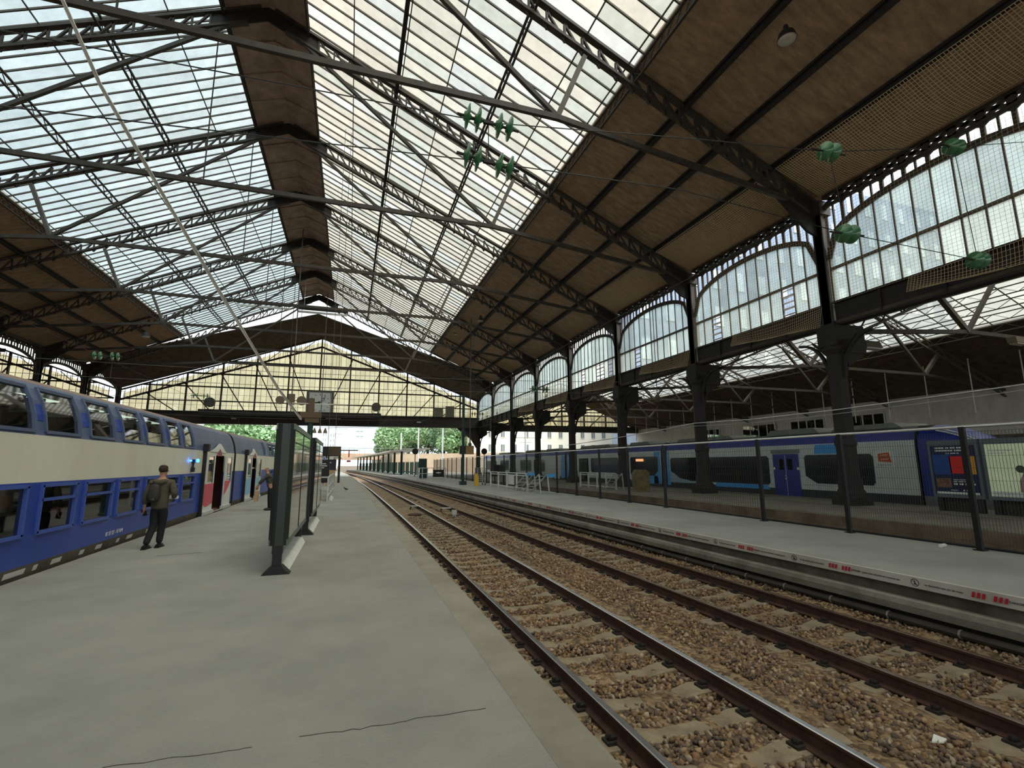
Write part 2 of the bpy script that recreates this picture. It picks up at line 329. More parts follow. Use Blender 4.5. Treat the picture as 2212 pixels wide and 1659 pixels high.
# loose stones (nobody could count them)
t = (1 + 5 ** .5) / 2
ico = np.array([(-1, t, 0), (1, t, 0), (-1, -t, 0), (1, -t, 0), (0, -1, t), (0, 1, t), (0, -1, -t), (0, 1, -t), (t, 0, -1), (t, 0, 1), (-t, 0, -1), (-t, 0, 1)]) / 1.9
icf = np.array([(0, 11, 5), (0, 5, 1), (0, 1, 7), (0, 7, 10), (0, 10, 11), (1, 5, 9), (5, 11, 4), (11, 10, 2), (10, 7, 6), (7, 1, 8), (3, 9, 4), (3, 4, 2), (3, 2, 6), (3, 6, 8), (3, 8, 9), (4, 9, 5), (2, 4, 11), (6, 2, 10), (8, 6, 7), (9, 8, 1)])
def stones(n, x0, x1, y0, y1, smin, smax):
    P = np.stack([rng.uniform(x0, x1, n), y0 + (y1 - y0) * rng.random(n) ** 1.35, np.zeros(n)], 1)
    d = P[:, 0] - (-CURVE * P[:, 1] ** 2); keep = np.ones(n, bool)
    for c in (2.435, 3.94, 5.81, 7.315): keep &= np.abs(d - c - (T2L * P[:, 1] if c > 5 else 0)) > .075
    ph = ((P[:, 1] + .05) / .6) % 1.0; on = (ph < .40) & (((d > 1.98) & (d < 4.40)) | ((d > 5.36 + T2L * P[:, 1]) & (d < 7.77 + T2L * P[:, 1])))
    keep &= ~(on & (rng.random(n) < .97)); P = P[keep]; d = d[keep]; n = len(P)
    P[:, 2] = -.845 + rng.uniform(-.012, .022, n) + np.where((d > 4.45) & (d < 5.3), .045, 0) + np.clip((d - T2L * P[:, 1] - 7.42) / .3, 0, 1) * .135
    S = rng.uniform(smin, smax, (n, 1, 1)) * rng.uniform(.65, 1.25, (n, 1, 3)) * .5
    V = ico[None] * S * rng.uniform(.55, 1.3, (n, 12, 1))
    a = rng.uniform(0, 2 * PI, n); b = rng.uniform(0, PI, n); ca, sa, cb, sb = np.cos(a), np.sin(a), np.cos(b), np.sin(b)
    X = V[:, :, 0] * ca[:, None] - V[:, :, 1] * sa[:, None]; Y_ = V[:, :, 0] * sa[:, None] + V[:, :, 1] * ca[:, None]; Z = V[:, :, 2]
    Y2 = Y_ * cb[:, None] - Z * sb[:, None]; Z2 = Y_ * sb[:, None] + Z * cb[:, None]
    V = np.stack([X, Y2, Z2], 2) + P[:, None]
    base = np.array([srgb(*c)[:3] for c in [(150, 124, 92), (126, 106, 84), (168, 146, 114), (112, 96, 82), (140, 110, 78), (96, 84, 74), (178, 164, 140)]])
    C = base[rng.integers(0, len(base), n)] * rng.uniform(.6, 1.0, (n, 1)) * .9 + .012
    rust = np.exp(-((P[:, 1] - 9) / 7) ** 2)[:, None]; C = C * (1 + rust * np.array([[.12, -.02, -.16]]))
    return V, C
A, Ac = stones(46000, 1.5, 7.9, 1.3, 11, .035, .070); B_, Bc = stones(20000, 1.5, 7.8, 9, 24, .04, .08)
V = np.concatenate([A, B_]); C = np.concatenate([Ac, Bc]); n = len(V)
me = bpy.data.meshes.new('ballast_stones'); me.vertices.add(n * 12); me.vertices.foreach_set('co', V.reshape(-1).astype(np.float32))
F_ = (icf[None] + (np.arange(n) * 12)[:, None, None]).reshape(-1, 3); me.loops.add(len(F_) * 3); me.loops.foreach_set('vertex_index', F_.reshape(-1).astype(np.int32))
me.polygons.add(len(F_)); me.polygons.foreach_set('loop_start', np.arange(0, len(F_) * 3, 3, dtype=np.int32)); me.polygons.foreach_set('loop_total', np.full(len(F_), 3, np.int32))
ca_ = me.color_attributes.new('tint', 'FLOAT_COLOR', 'POINT'); cc = np.ones((n, 12, 4), np.float32); cc[:, :, :3] = C[:, None]; ca_.data.foreach_set('color', cc.reshape(-1))
me.materials.append(BAL); me.update(); me.validate(); o = bpy.data.objects.new('ballast_stones', me); COL.objects.link(o)
tag(o, 'loose brown and grey ballast stones lying between and beside the rails', 'ballast', kind='stuff')

# ------------------------------------------------------------------ rails and sleepers
RP = [(-.07, -.172), (.07, -.172), (.07, -.160), (.012, -.140), (.010, -.045), (.035, -.035), (.036, -.006), (.026, 0), (-.026, 0), (-.036, -.006), (-.035, -.035), (-.010, -.045), (-.012, -.140), (-.07, -.160)]
RM = [0, 0, 0, 0, 0, 0, 1, 1, 1, 0, 0, 0, 0, 0]
yr = list(np.arange(-12, 60, 2.)) + list(np.arange(60, 170, 6.))
for x0, lin, lab in ((2.435, 0, 'shiny left rail of the track beside the near platform'), (3.94, 0, 'shiny right rail of the track beside the near platform'),
                     (5.81, T2L, 'rusty left rail of the track beside the middle platform'), (7.315, T2L, 'rusty right rail of the track beside the middle platform')):
    mb = M(); mb.sweep(RP, [(x0 + cx(y) + lin * max(0, y), y, -.64) for y in yr], mids=RM)
    o = mb.build('rail', [RUST, RAILTOP if lin == 0 else mat('duller rail head', (150, 132, 120), (110, 90, 78), 3, .4, metal=.7)], fix=False); tag(o, lab, 'rail', 'running rails')
for x0, lab in ((12.3, 'dark left rail down in the fenced trench'), (13.75, 'dark right rail down in the fenced trench')):
    mb = M(); mb.sweep(RP, [(x0 + (-.03 * max(y, 0)), y, -.68) for y in (-10, 10, 30, 50)], mids=RM); tag(mb.build('rail', [RUST, RUST], fix=False), lab, 'rail', 'trench rails')
# sleeper: concrete, waisted in the middle, with seats and clips
def sleeper(clips=True):
    root = thing('railway_sleeper', 'dusty concrete sleeper lying across the track', 'sleeper', group='concrete sleepers')
    mb = M(); st = [(-1.21, .13, .0), (-1.0, .135, .0), (-.55, .135, .0), (-.3, .115, -.035), (.3, .115, -.035), (.55, .135, .0), (1.0, .135, .0), (1.21, .13, .0)]
    for (x, w, z) in st: mb.v += [(x, -w - .02, -.18), (x, -w, z), (x, w, z), (x, w + .02, -.18)]
    for i in range(len(st) - 1):
        for k in range(4): mb.f.append((i * 4 + k, (i + 1) * 4 + k, (i + 1) * 4 + (k + 1) % 4, i * 4 + (k + 1) % 4)); mb.m.append(0); mb.t.append(None)
    for e in (0, len(st) - 1): mb.f.append(tuple(e * 4 + k for k in range(4))); mb.m.append(0); mb.t.append(None)
    mb.build('concrete_beam', [SLEEP], root)
    if clips:
        for rx in (-.7525, .7525):
            cb = M()
            cb.box((rx, 0, .004), (.30, .13, .012))
            for s_ in (-1, 1):
                cb.box((rx + s_ * .11, 0, .012), (.09, .12, .024)); cb.tube([(rx + s_ * .12, 0, .0), (rx + s_ * .12, 0, .075)], .016, 6); cb.box((rx + s_ * .085, 0, .04), (.08, .05, .018)); cb.lathe([(.026, 0), (.026, .02)], (rx + s_ * .12, 0, .05), 6)
            cb.build('rail_clip', [STEELD], root)
    note(root); return root
sa_ = sleeper(True); sb_ = sleeper(False); zt_ = -.812
first = {True: sa_, False: sb_}; used = set()
for tr in (0, 1):
    k = -3
    while True:
        y = k * .6 + .07 + random.uniform(-.012, .012); k += 1
        if y > 62: break
        lin = T2L if tr else 0; x = (2.435 if tr == 0 else 5.81) + .7525 + cx(y) + lin * max(0, y); clip = y < 16
        src = first[clip]; rz = math.atan(2 * CURVE * max(y, 0)) + random.uniform(-.008, .008)
        lab = ('dusty concrete sleeper of the track beside the near platform' if tr == 0 else 'dusty concrete sleeper of the track beside the middle platform')
        grp = 'sleepers of the near track' if tr == 0 else 'sleepers of the middle track'
        if clip not in used: used.add(clip); src.location = (x, y, zt_); src.rotation_euler = (0, 0, rz); src['label'] = lab; src['group'] = grp
        else: dup(src, (x, y, zt_ + random.uniform(-.006, .004)), rz, lab, grp)

# ------------------------------------------------------------------ warning writing on the fascia of the middle platform
STEP = 1.98
for k in range(12):
    yp = 3.12 + k * STEP; x = pedge(yp) - .0625; dirv = (pedge(yp - 1) - pedge(yp), -1, 0)
    xf = lambda yy: pedge(yy) - .064
    if k < 8:
        struct(textmesh('ne descendez pas sur les voies', .037, mat('grey lettering', (84, 74, 74), rough=.6), frame((xf(yp - .12), yp - .12, -.088), dirv, (0, 0, 1)), 'fascia_lettering'))
        struct(textmesh('DANGER - pour votre sécurité ne traversez pas', .037, MATS['grey lettering'], frame((xf(yp + .93), yp + .93, -.088), dirv, (0, 0, 1)), 'fascia_lettering'))
    mb = M()
    for g_ in (-.67, -.90):
        for j in range(3):
            yy = yp + g_ - j * .055
            mb.prism([(x, yy, -.105), (x, yy - .032, -.105), (x, yy - .050, -.035), (x, yy - .018, -.035)], (-.004, 0, 0))
    struct(mb.build('warning_stripes', [RED]))
    mb = M()
    for a in range(20):
        a0, a1 = 2 * PI * a / 20, 2 * PI * (a + 1) / 20; mb.bar((x, yp + .05 * math.cos(a0), -.072 + .05 * math.sin(a0)), (x, yp + .05 * math.cos(a1), -.072 + .05 * math.sin(a1)), .005, .006, up=(1, 0, 0))
    mb.bar((x, yp + .033, -.04), (x, yp - .033, -.105), .004, .006, up=(1, 0, 0)); mb.bar((x, yp, -.045), (x, yp, -.08), .005, .014, up=(1, 0, 0)); mb.bar((x, yp, -.08), (x, yp + .017, -.105), .005, .008, up=(1, 0, 0)); mb.bar((x, yp, -.08), (x, yp - .014, -.105), .005, .008, up=(1, 0, 0))
    struct(mb.build('no_crossing_pictogram', [BLACK]))
# things lying by the tracks
def trackbox(name, loc, label, mats, kind):
    root = thing(name, label, 'track equipment', loc)
    if kind == 'frame':
        mb = M(); mb.box((0, 0, .20), (.5, .3, .03)); mb.build('top_plate', [LGREY], root)
        for a in (-1, 1):
            mb = M(); mb.bar((a * .22, -.12, .19), (a * .30, -.16, 0), .03); mb.bar((a * .22, .12, .19), (a * .30, .16, 0), .03); mb.build('leg', [STEELD], root)
    elif kind == 'post':
        mb = M(); mb.box((0, 0, .05), (.16, .16, .1)); mb.box((0, 0, .2), (.22, .2, .2)); mb.build('housing', [LGREY], root)
        mb = M(); mb.tube([(-.1, 0, .05), (-.2, .05, .1), (-.3, 0, .02)], .02); mb.tube([(.1, 0, .05), (.3, .02, .08)], .03); mb.build('cable', [BLACK], root)
    else:
        mb = M(); mb.lathe([(.33, 0), (.36, .05), (.3, .09), (.1, .11)], (0, 0, 0), 14); mb.build('cover', [mat('dark brown rust', (74, 42, 28), (50, 30, 24), 8, .8)], root)
        mb = M(); mb.box((.5, 0, .03), (.4, .1, .04)); mb.build('bar', [RUST], root)
    return root
trackbox('buried_cover', tuple(ground(896, 1114, -.86)), 'round rusty cover between the shiny rails', None, 'cover')
trackbox('track_bracket', tuple(ground(897, 1101, -.86)), 'small pale bracket against the inside of the right shiny rail', None, 'frame')
trackbox('track_bracket', tuple(ground(963, 1106, -.82)), 'low table-shaped bracket on the ballast between both tracks', None, 'frame')
trackbox('signal_box', tuple(ground(981, 1116, -.82)), 'pale upright cable box on the ballast between both tracks', None, 'post')
for (x, y, s_, lab) in ((5.0, 3.25, .09, 'white crumpled paper on the ballast near the right corner'), (4.55, 2.85, .07, 'white flat scrap on the ballast beside the bright rail'), (4.9, 2.7, .05, 'small white scrap on the ballast, nearest one')):
    mb = M(); mb.prism([(x - s_, y, -.765), (x - s_ * .2, y - s_ * .5, -.76), (x + s_, y - s_ * .1, -.77), (x + s_ * .3, y + s_ * .6, -.75)], (0, 0, .012)); tag(mb.build('paper_scrap', [WHITEP]), lab, 'litter', 'litter on the ballast')
root = thing('litter_bottle', 'crushed white plastic bottle by the foot of the fence', 'litter', (11.05, 6.6, .03)); mb = M(); mb.tube([(-.12, 0, 0), (.04, .02, 0), (.1, .03, 0)], [.035, .035, .015], 8); mb.build('bottle_body', [WHITEP], root)
# ------------------------------------------------------------------ main hall roof
def side(u, s): return XR + s * u
NB = int((YS - YB) // .69)
def skylight(s, nm):
    """glazed slope from the ridge strip down to the lower edge: sheets between closely set bars"""
    g = M(); y = YB; rowsu = [1.8, 3.9, 6.2, 8.2, 10.3, 12.3, US]; k = 0
    while y < YS - .1:
        for a, b in zip(rowsu, rowsu[1:]):
            j = random.random()
            if s > 0: base = (.98, .91, .77) if j < .62 else ((.84, .85, .74) if j < .8 else (1, 1, .95))
            else:
                base = (.86, .98, 1.0) if y > 14 or a < 4 else ((.96, .88, .74) if j < .7 else (1, .97, .9))
            w = random.uniform(.80, 1.0); 
            z1, z2 = zroof(a) + .03, zroof(b) + .03; y2 = min(y + .69, YS)
            if random.random() < .012 and s > 0: continue
            g.add([(side(a, s), y, z1), (side(b, s), y, z2), (side(b, s), y2, z2), (side(a, s), y2, z1)], [(0, 1, 2, 3)], 0, (base[0] * w, base[1] * w, base[2] * w, 1))
        y += .69; k += 1
    r = struct(g.build(nm, [SKL], fix=False))
    b_ = M(); y = YB
    while y < YS + .1:
        b_.bar((side(1.8, s), y, zroof(1.8) - .01), (side(US, s), y, zroof(US) - .01), .06, .08); y += .69
    for u in rowsu[1:-1] + [US - .25]:
        b_.bar((side(u, s), YB, zroof(u) - .05), (side(u, s), YS, zroof(u) - .05), .045, .05)
    struct(b_.build('glazing_bars', [STEELG], r))
    return r
skylight(1, 'window_1'); skylight(-1, 'window_2')
def quadstrip(mb, pts, y0, y1, th, mi=0):
    for (a, b) in zip(pts, pts[1:]):
        mb.add([(a[0], y0, a[1]), (b[0], y0, b[1]), (b[0], y1, b[1]), (a[0], y1, a[1]), (a[0], y0, a[1] + th), (b[0], y0, b[1] + th), (b[0], y1, b[1] + th), (a[0], y1, a[1] + th)],
               [(0, 1, 2, 3), (7, 6, 5, 4), (0, 4, 5, 1), (1, 5, 6, 2), (2, 6, 7, 3), (3, 7, 4, 0)], mi)
mb = M()
for s in (1, -1):
    quadstrip(mb, [(side(US, s), zroof(US)), (side(UE + .2, s), zroof(UE + .2))], YB, YS, .12)
struct(mb.build('ceiling', [WOOD], fix=False))
mb = M(); quadstrip(mb, [(side(1.8, -1), zroof(1.8) - .06), (XR, ZR - .25), (side(1.8, 1), zroof(1.8) - .06)], YB, YS, .12)
for k in range(40):
    y = YB + k * 2.07
    if y < YS: mb.bar((side(1.8, -1), y, zroof(1.8) - .1), (XR, y, ZR - .3), .1, .06); mb.bar((side(1.8, 1), y, zroof(1.8) - .1), (XR, y, ZR - .3), .1, .06)
struct(mb.build('ceiling_ridge', [WOODR], fix=False))
# lower closed bay between the last skylight and the gable
mb = M(); vs = []
n = 12
zA = lambda u: 20.5 - .31 * abs(u); zB = lambda u: 19.35 - .355 * abs(u)
us_ = [-23.3 + 46.6 * i / 24 for i in range(25)]
for u in us_: mb.v += [(XR + u, YS + .35, zA(u)), (XR + u, YG - .1, zB(u)), (XR + u, YS + .35, zA(u) + .12), (XR + u, YG - .1, zB(u) + .12)]
for i in range(24):
    a = i * 4; b = a + 4; mb.f += [(a, b, b + 1, a + 1), (a + 2, a + 3, b + 3, b + 2), (a, a + 2, b + 2, b), (a + 1, b + 1, b + 3, a + 3)]; mb.m += [0] * 4; mb.t += [None] * 4
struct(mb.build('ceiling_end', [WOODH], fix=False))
# back of the hall behind the viewer and far left closure
mb = M(); mb.box2((-60, YB - .3, 9), (60, YB, 24)); struct(mb.build('wall_back', [CONC]))

# purlins: lattice girders and plain beams running the length of the hall
def lattice(mb, a, b, depth, pitch, w=.06, chord=.10, mi=0, plane_up=(0, 0, 1), xweb=False):
    a = Vector(a); b = Vector(b); up = Vector(plane_up) * depth; n = max(2, round((b - a).length / pitch))
    mb.bar(a, b, chord, chord * .7, mi); mb.bar(a - up, b - up, chord, chord * .7, mi)
    for i in range(n):
        p = a.lerp(b, i / n); q = a.lerp(b, (i + 1) / n)
        if xweb: mb.bar(p, q - up, w, w * .6, mi); mb.bar(p - up, q, w, w * .6, mi)
        else:
            mb.bar(p - up if i % 2 else p, q if i % 2 else q - up, w, w * .6, mi)
    return mb
PUR = [(1.8, 'ridge', .35, True), (6.2, 'upper', .45, False), (10.25, 'middle', .45, False), (US, 'skylight edge', .5, True)]
for s, sd in ((1, 'right'), (-1, 'left')):
    for u, nm, dp, xw in PUR:
        if s > 0 and nm == 'upper': continue
        mb = M(); z = zroof(u) - .12; lattice(mb, (side(u, s), -4 if u < US else -6, z), (side(u, s), YS, z), dp, .5, .035, .09, xweb=xw)
        lab = {'ridge': f'lattice girder bordering the dark ridge strip on its {sd} side', 'upper': f'upper lattice purlin crossing the {sd} skylight lengthwise', 'middle': f'lower lattice purlin crossing the {sd} skylight lengthwise',
               'skylight edge': f'lattice girder along the bottom edge of the {sd} skylight'}[nm]
        tag(mb.build('lattice_purlin', [STEEL], fix=False), lab, 'roof girder')
    for j, u in enumerate((16.5, 18.6, 20.7)):
        mb = M(); z = zroof(u) - .05; mb.bar((side(u, s), -8, z), (side(u, s), YS, z), .22, .10); mb.bar((side(u, s), -8, z - .22), (side(u, s), YS, z - .22), .16, .06); mb.bar((side(u, s), -8, z - .13), (side(u, s), YS, z - .13), .05, .2)
        tag(mb.build('roof_beam', [STEELD], fix=False), f'{["top", "middle", "lowest"][j]} dark beam of three under the {sd} boarded roof', 'roof beam')
# dark longitudinal tie at the right skylight purlin
mb = M(); mb.bar((side(6.0, 1), -4, zroof(6.0) - .35), (side(6.0, 1), YS, zroof(6.0) - .35), .17, .26); tag(mb.build('lengthwise_tie', [STEELD]), 'plain dark tie beam running lengthwise just right of the ridge', 'roof beam')

# roof trusses
def truss(i):
    Y = YC + i * SCC; root = thing('roof_truss', f'iron roof truss with lattice rafters, {ORD[i]} to the viewer', 'roof truss', (XR, Y, ZN), group='trusses of the main hall')
    for s in (1, -1):
        mb = M(); U0, U1 = 2.3, UE - 1.2; n = 28
        tp = lambda u: Vector((side(u, s), Y, zroof(u) - .30)); bt = lambda u: Vector((side(u, s), Y, zroof(u) - 1.05))
        mb.bar(tp(.3), tp(UE), .26, .12); mb.bar(bt(.8), bt(UE - .6), .24, .12)
        for k in range(n):
            a = U0 + (U1 - U0) * k / n; b = U0 + (U1 - U0) * (k + 1) / n
            mb.bar(bt(a), tp(a), .10, .07); mb.bar(tp(a), bt(b), .10, .07)
        mb.build('lattice_rafter', [STEEL], root, (XR, Y, ZN))
        for q in ([tp(0), tp(2.3), bt(2.3), bt(0)], [tp(UE - 1.6), tp(UE + .1), bt(UE + .1), bt(UE - 1.6)]):
            mb = M(); mb.prism(q, (0, .06, 0)); mb.build('gusset_plate', [STEELD], root, (XR, Y, ZN))
        mb = M(); mb.prism([bt(UE - 2.6), bt(UE + .2), Vector((side(UE - .1, s), Y, 11.0)), Vector((side(UE - .7, s), Y, 11.2))], (0, .12, 0))
        mb.build('knee_plate', [STEELD], root, (XR, Y, ZN))
        mb = M(); mb.bar((side(UN, s), Y - .05, ZN), bt(12.18), .17, .17); mb.build('strut', [STEELG], root, (XR, Y, ZN))
        mb = M(); mb.bar((side(UN, s), Y - .05, ZN + .1), bt(1.6), .15, .15); mb.build('diagonal', [STEEL], root, (XR, Y, ZN))
        mb = M(); mb.bar((side(UN, s), Y - .1, ZN), bt(UE - 1.8) + Vector((0, -.1, -.1)), .14, .20); mb.build('outer_tie', [STEEL], root, (XR, Y, ZN))
    mb = M(); mb.bar((side(UN, -1), Y - .1, ZN), (side(UN, 1), Y - .1, ZN), .14, .20); mb.build('centre_tie', [STEEL], root, (XR, Y, ZN))
    mb = M(); mb.tube([(side(1.9, -1), Y - .05, ZN), (side(1.9, -1), Y - .05, zroof(1.9) - .9)], .03, 5); mb.build('hanger_rod', [STEEL], root, (XR, Y, ZN))
    return root
for i in range(0, 7): truss(i)

# ------------------------------------------------------------------ right and left column rows with arcade
ZSILL, ZG0, ZMID, ZSPR, ZCR, ZB0, ZB1 = 7.12, 8.05, 9.48, 10.45, 11.72, 12.22, 12.66
def column(x, y, label, group, hallside):
    root = thing('iron_column', label, 'column', (x, y, 0), group=group)
    mb = M(); mb.box((0, 0, .15), (.95, .95, .3)); mb.lathe([(.5, .3), (.5, .45), (.42, .6), (.40, 1.0)], (0, 0, 0), 8); mb.build('pedestal', [STEELD], root)
    mb = M(); mb.lathe([(.36, 1.0), (.34, 2.2), (.38, 2.3), (.38, 2.45), (.33, 2.55), (.31, 5.9), (.42, 6.1), (.42, 6.3)], (0, 0, 0), 8)
    mb.build('shaft', [STEELD], root)
    mb = M(); mb.box((0, 0, 6.7), (.78, .8, .9)); mb.box((hallside * .75, 0, 6.55), (1.1, .7, 1.15)); mb.prism([(hallside * .3, -.3, 5.4), (hallside * 1.3, -.3, 6.0), (hallside * .3, -.3, 6.0)], (0, .6, 0)); mb.build('capital_box', [STEELD], root)
    mb = M(); mb.box((0, 0, 9.6), (.42, .34, 5.0)); mb.box((-hallside * .18, 0, 9.6), (.06, .46, 5.0)); mb.box((hallside * .18, 0, 9.6), (.06, .46, 5.0)); mb.box((0, 0, 12.2), (.6, .6, .6)); mb.build('upper_pier', [STEEL], root)
    for sy in (-1, 1):
        mb = M(); pts = [(0, sy * (.3 + 1.25 * (1 - math.cos(a))), 4.9 + 1.7 * math.sin(a)) for a in [PI / 2 * k / 8 for k in range(9)]]
        mb.chain(pts, .14, .10); mb.bar((0, sy * .3, 5.9), (0, sy * .95, 6.6), .08, .06); mb.lathe([(.13, -.03), (.17, -.03), (.17, .03), (.13, .03)], (0, sy * .5, 6.3), 10, axis=(1, 0, 0)); mb.build('knee_bracket', [STEELD], root)
    mb = M(); pts = [(hallside * (.3 + 1.5 * (1 - math.cos(a))), 0, 4.2 + 2.2 * math.sin(a)) for a in [PI / 2 * k / 8 for k in range(9)]]
    mb.chain(pts, .14, .10, up=(0, 1, 0)); mb.bar((hallside * .3, 0, 5.4), (hallside * 1.1, 0, 6.1), .08, .06); mb.build('knee_bracket', [STEELD], root)
    note(root); return root
def arcade(x, y0, label, group, glazed=True, seed=0):
    """one bay between two columns: sill girder, mullioned panes, arch rib, pierced spandrel"""
    rr = random.Random(seed); root = thing('arcade_bay', label, 'arched window' if glazed else 'arcade', (x, y0, 0), group=group); n = 12; W = SCC; a0, a1 = .25, W - .25
    arch = lambda t: ZSPR + (ZCR - ZSPR) * math.sqrt(max(0, 1 - ((t - W / 2) / (W / 2 - .3)) ** 2))
    mb = M(); mb.box2((-.05, a0, ZSILL), (.05, a1, ZG0)); mb.box2((-.2, a0, ZSILL - .06), (.2, a1, ZSILL + .02)); mb.box2((-.16, a0, ZG0 - .06), (.16, a1, ZG0 + .02))
    for k in range(1, 4): mb.box2((-.14, k * W / 4 - .03, ZSILL), (.14, k * W / 4 + .03, ZG0))
    mb.build('sill_girder', [STEELD], root)
    mb = M(); ar = [(0, a0 + (a1 - a0) * k / 20, arch(a0 + (a1 - a0) * k / 20)) for k in range(21)]; ar[0] = (0, a0, ZSPR - .5); ar[-1] = (0, a1, ZSPR - .5)
    mb.chain(ar, .22, .12, up=(1, 0, 0)); mb.build('arch_rib', [STEEL], root)
    mb = M(); mb.box2((-.06, a0, ZB0 - .06), (.06, a1, ZB0 + .06)); mb.box2((-.06, a0, ZB1 - .06), (.06, a1, ZB1 + .06)); 
    nn = 10
    for k in range(nn):
        c = a0 + (a1 - a0) * (k + .5) / nn; w = (a1 - a0) / nn / 2
        mb.bar((0, c - w, ZB0 + .02), (0, c + w, ZB1 - .02), .13, .08, up=(1, 0, 0)); mb.bar((0, c + w, ZB0 + .02), (0, c - w, ZB1 - .02), .13, .08, up=(1, 0, 0)); mb.bar((0, c - w, ZB0), (0, c - w, ZB1), .26, .08, up=(1, 0, 0))
        for q in (c, c - w):
            za = arch(q) + .06
            if za < ZB0 - .12:
                mb.bar((0, q, za - .1), (0, q, ZB0), .13 if q == c - w else .06, .07, up=(1, 0, 0))
        if arch(c) < ZB0 - .2: mb.prism([(-.04, c - w, ZB0), (-.04, c - w, ZB0 - .18), (-.04, c - w * .55, ZB0 - .07), (-.04, c, ZB0 - .05), (-.04, c + w * .55, ZB0 - .07), (-.04, c + w, ZB0 - .18), (-.04, c + w, ZB0)], (.08, 0, 0))
    mb.build('pierced_spandrel', [STEEL], root)
    if glazed:
        mb = M(); mb.box2((-.06, a0, ZMID - .05), (.06, a1, ZMID + .05))
        for k in range(n + 1):
            q = a0 + (a1 - a0) * k / n; mu = M(); mu.box2((-.035, q - .022, ZG0), (.035, q + .022, arch(q))); mu.build('mullion', [STEELG], root)
        mb.build('middle_rail', [STEELG], root)
        g = M(); open_ = []
        for k in range(n):
            q0, q1 = a0 + (a1 - a0) * k / n, a0 + (a1 - a0) * (k + 1) / n
            if rr.random() < .10: open_.append((q0, q1))
            else:
                v = rr.uniform(.82, 1.0); g.add([(0, q0, ZG0), (0, q1, ZG0), (0, q1, ZMID), (0, q0, ZMID)], [(0, 1, 2, 3)], 0, (v, v, v * .95, 1))
            v = rr.uniform(.62, .9); sub = 4
            for j in range(sub):
                r0, r1 = q0 + (q1 - q0) * j / sub, q0 + (q1 - q0) * (j + 1) / sub
                g.add([(0, r0, ZMID), (0, r1, ZMID), (0, r1, arch(r1)), (0, r0, arch(r0))], [(0, 1, 2, 3)], 0, (v * .92, v * .97, v, 1))
        g.build('glass_panes', [WGL], root, fix=False)
        if open_:
            for q0, q1 in open_:
                lv = M(); lv.box((.03, q0 + .03, ZG0 + .7), (.05, .03, 1.4))
                for j in range(5): lv.box((.03, (q0 + q1) / 2, ZG0 + .16 + j * .28), (.12, q1 - q0, .02 + .04 * (j % 2)))
                lv.build('louvre', [WHITEP], root)
    return root
XW = 18.5; XL = XR - UE + .05
col_lab = ['beside the blue poster', '', '', '', '', '', '', 'against the gable corner']
cproto = None
for i in range(-1, 8):
    y = YC + i * SCC; nm = 'thick dark iron column beyond the fence, ' + ('just outside the right edge of view' if i < 0 else ('nearest of its row, next to the posters' if i == 0 else (f'{ORD[i]} of its row' if i < 7 else 'last of its row under the gable corner')))
    if cproto is None: cproto = column(XW, y, nm, 'columns between the halls', 1)
    else: dup(cproto, (XW, y, 0), 0, nm, 'columns between the halls')
for i in range(-1, 7):
    arcade(XW, YC + i * SCC, f'arched row of frosted panes above the right column line, {ORD[i + 1]} bay', 'arched windows of the right wall', True, 5 + i)
cl = None
for i in range(2, 8):
    y = YC + i * SCC; nm = f'dark column of the left row rising behind the double-deck train, {["fifth", "fourth", "third", "second", "first", "last"][i - 2] if i < 7 else "last"} one counted from the far gable' if i < 7 else 'dark column at the far left gable corner behind the train'
    if cl is None: cl = column(XL, y, nm, 'columns of the left row', -1)
    else: dup(cl, (XL, y, 0), 0, nm, 'columns of the left row')
for i in range(2, 7):
    arcade(XL, YC + i * SCC, f'unglazed iron arcade above the left train, {["fifth", "fourth", "third", "second", "first"][i - 2]} bay from the gable', 'arcades of the left row', False, 30 + i)
for x, nm in ((XL, 'wall_left'),):
    mb = M(); mb.box2((x - .1, YB, 6.5), (x + .1, YC + 2 * SCC, 12.6)); struct(mb.build(nm, [CONCD]))
mb = M(); mb.box2((XW - .1, YB, 6.5), (XW + .1, YC - 1 * SCC, 12.6)); struct(mb.build('wall_right', [CONCD]))

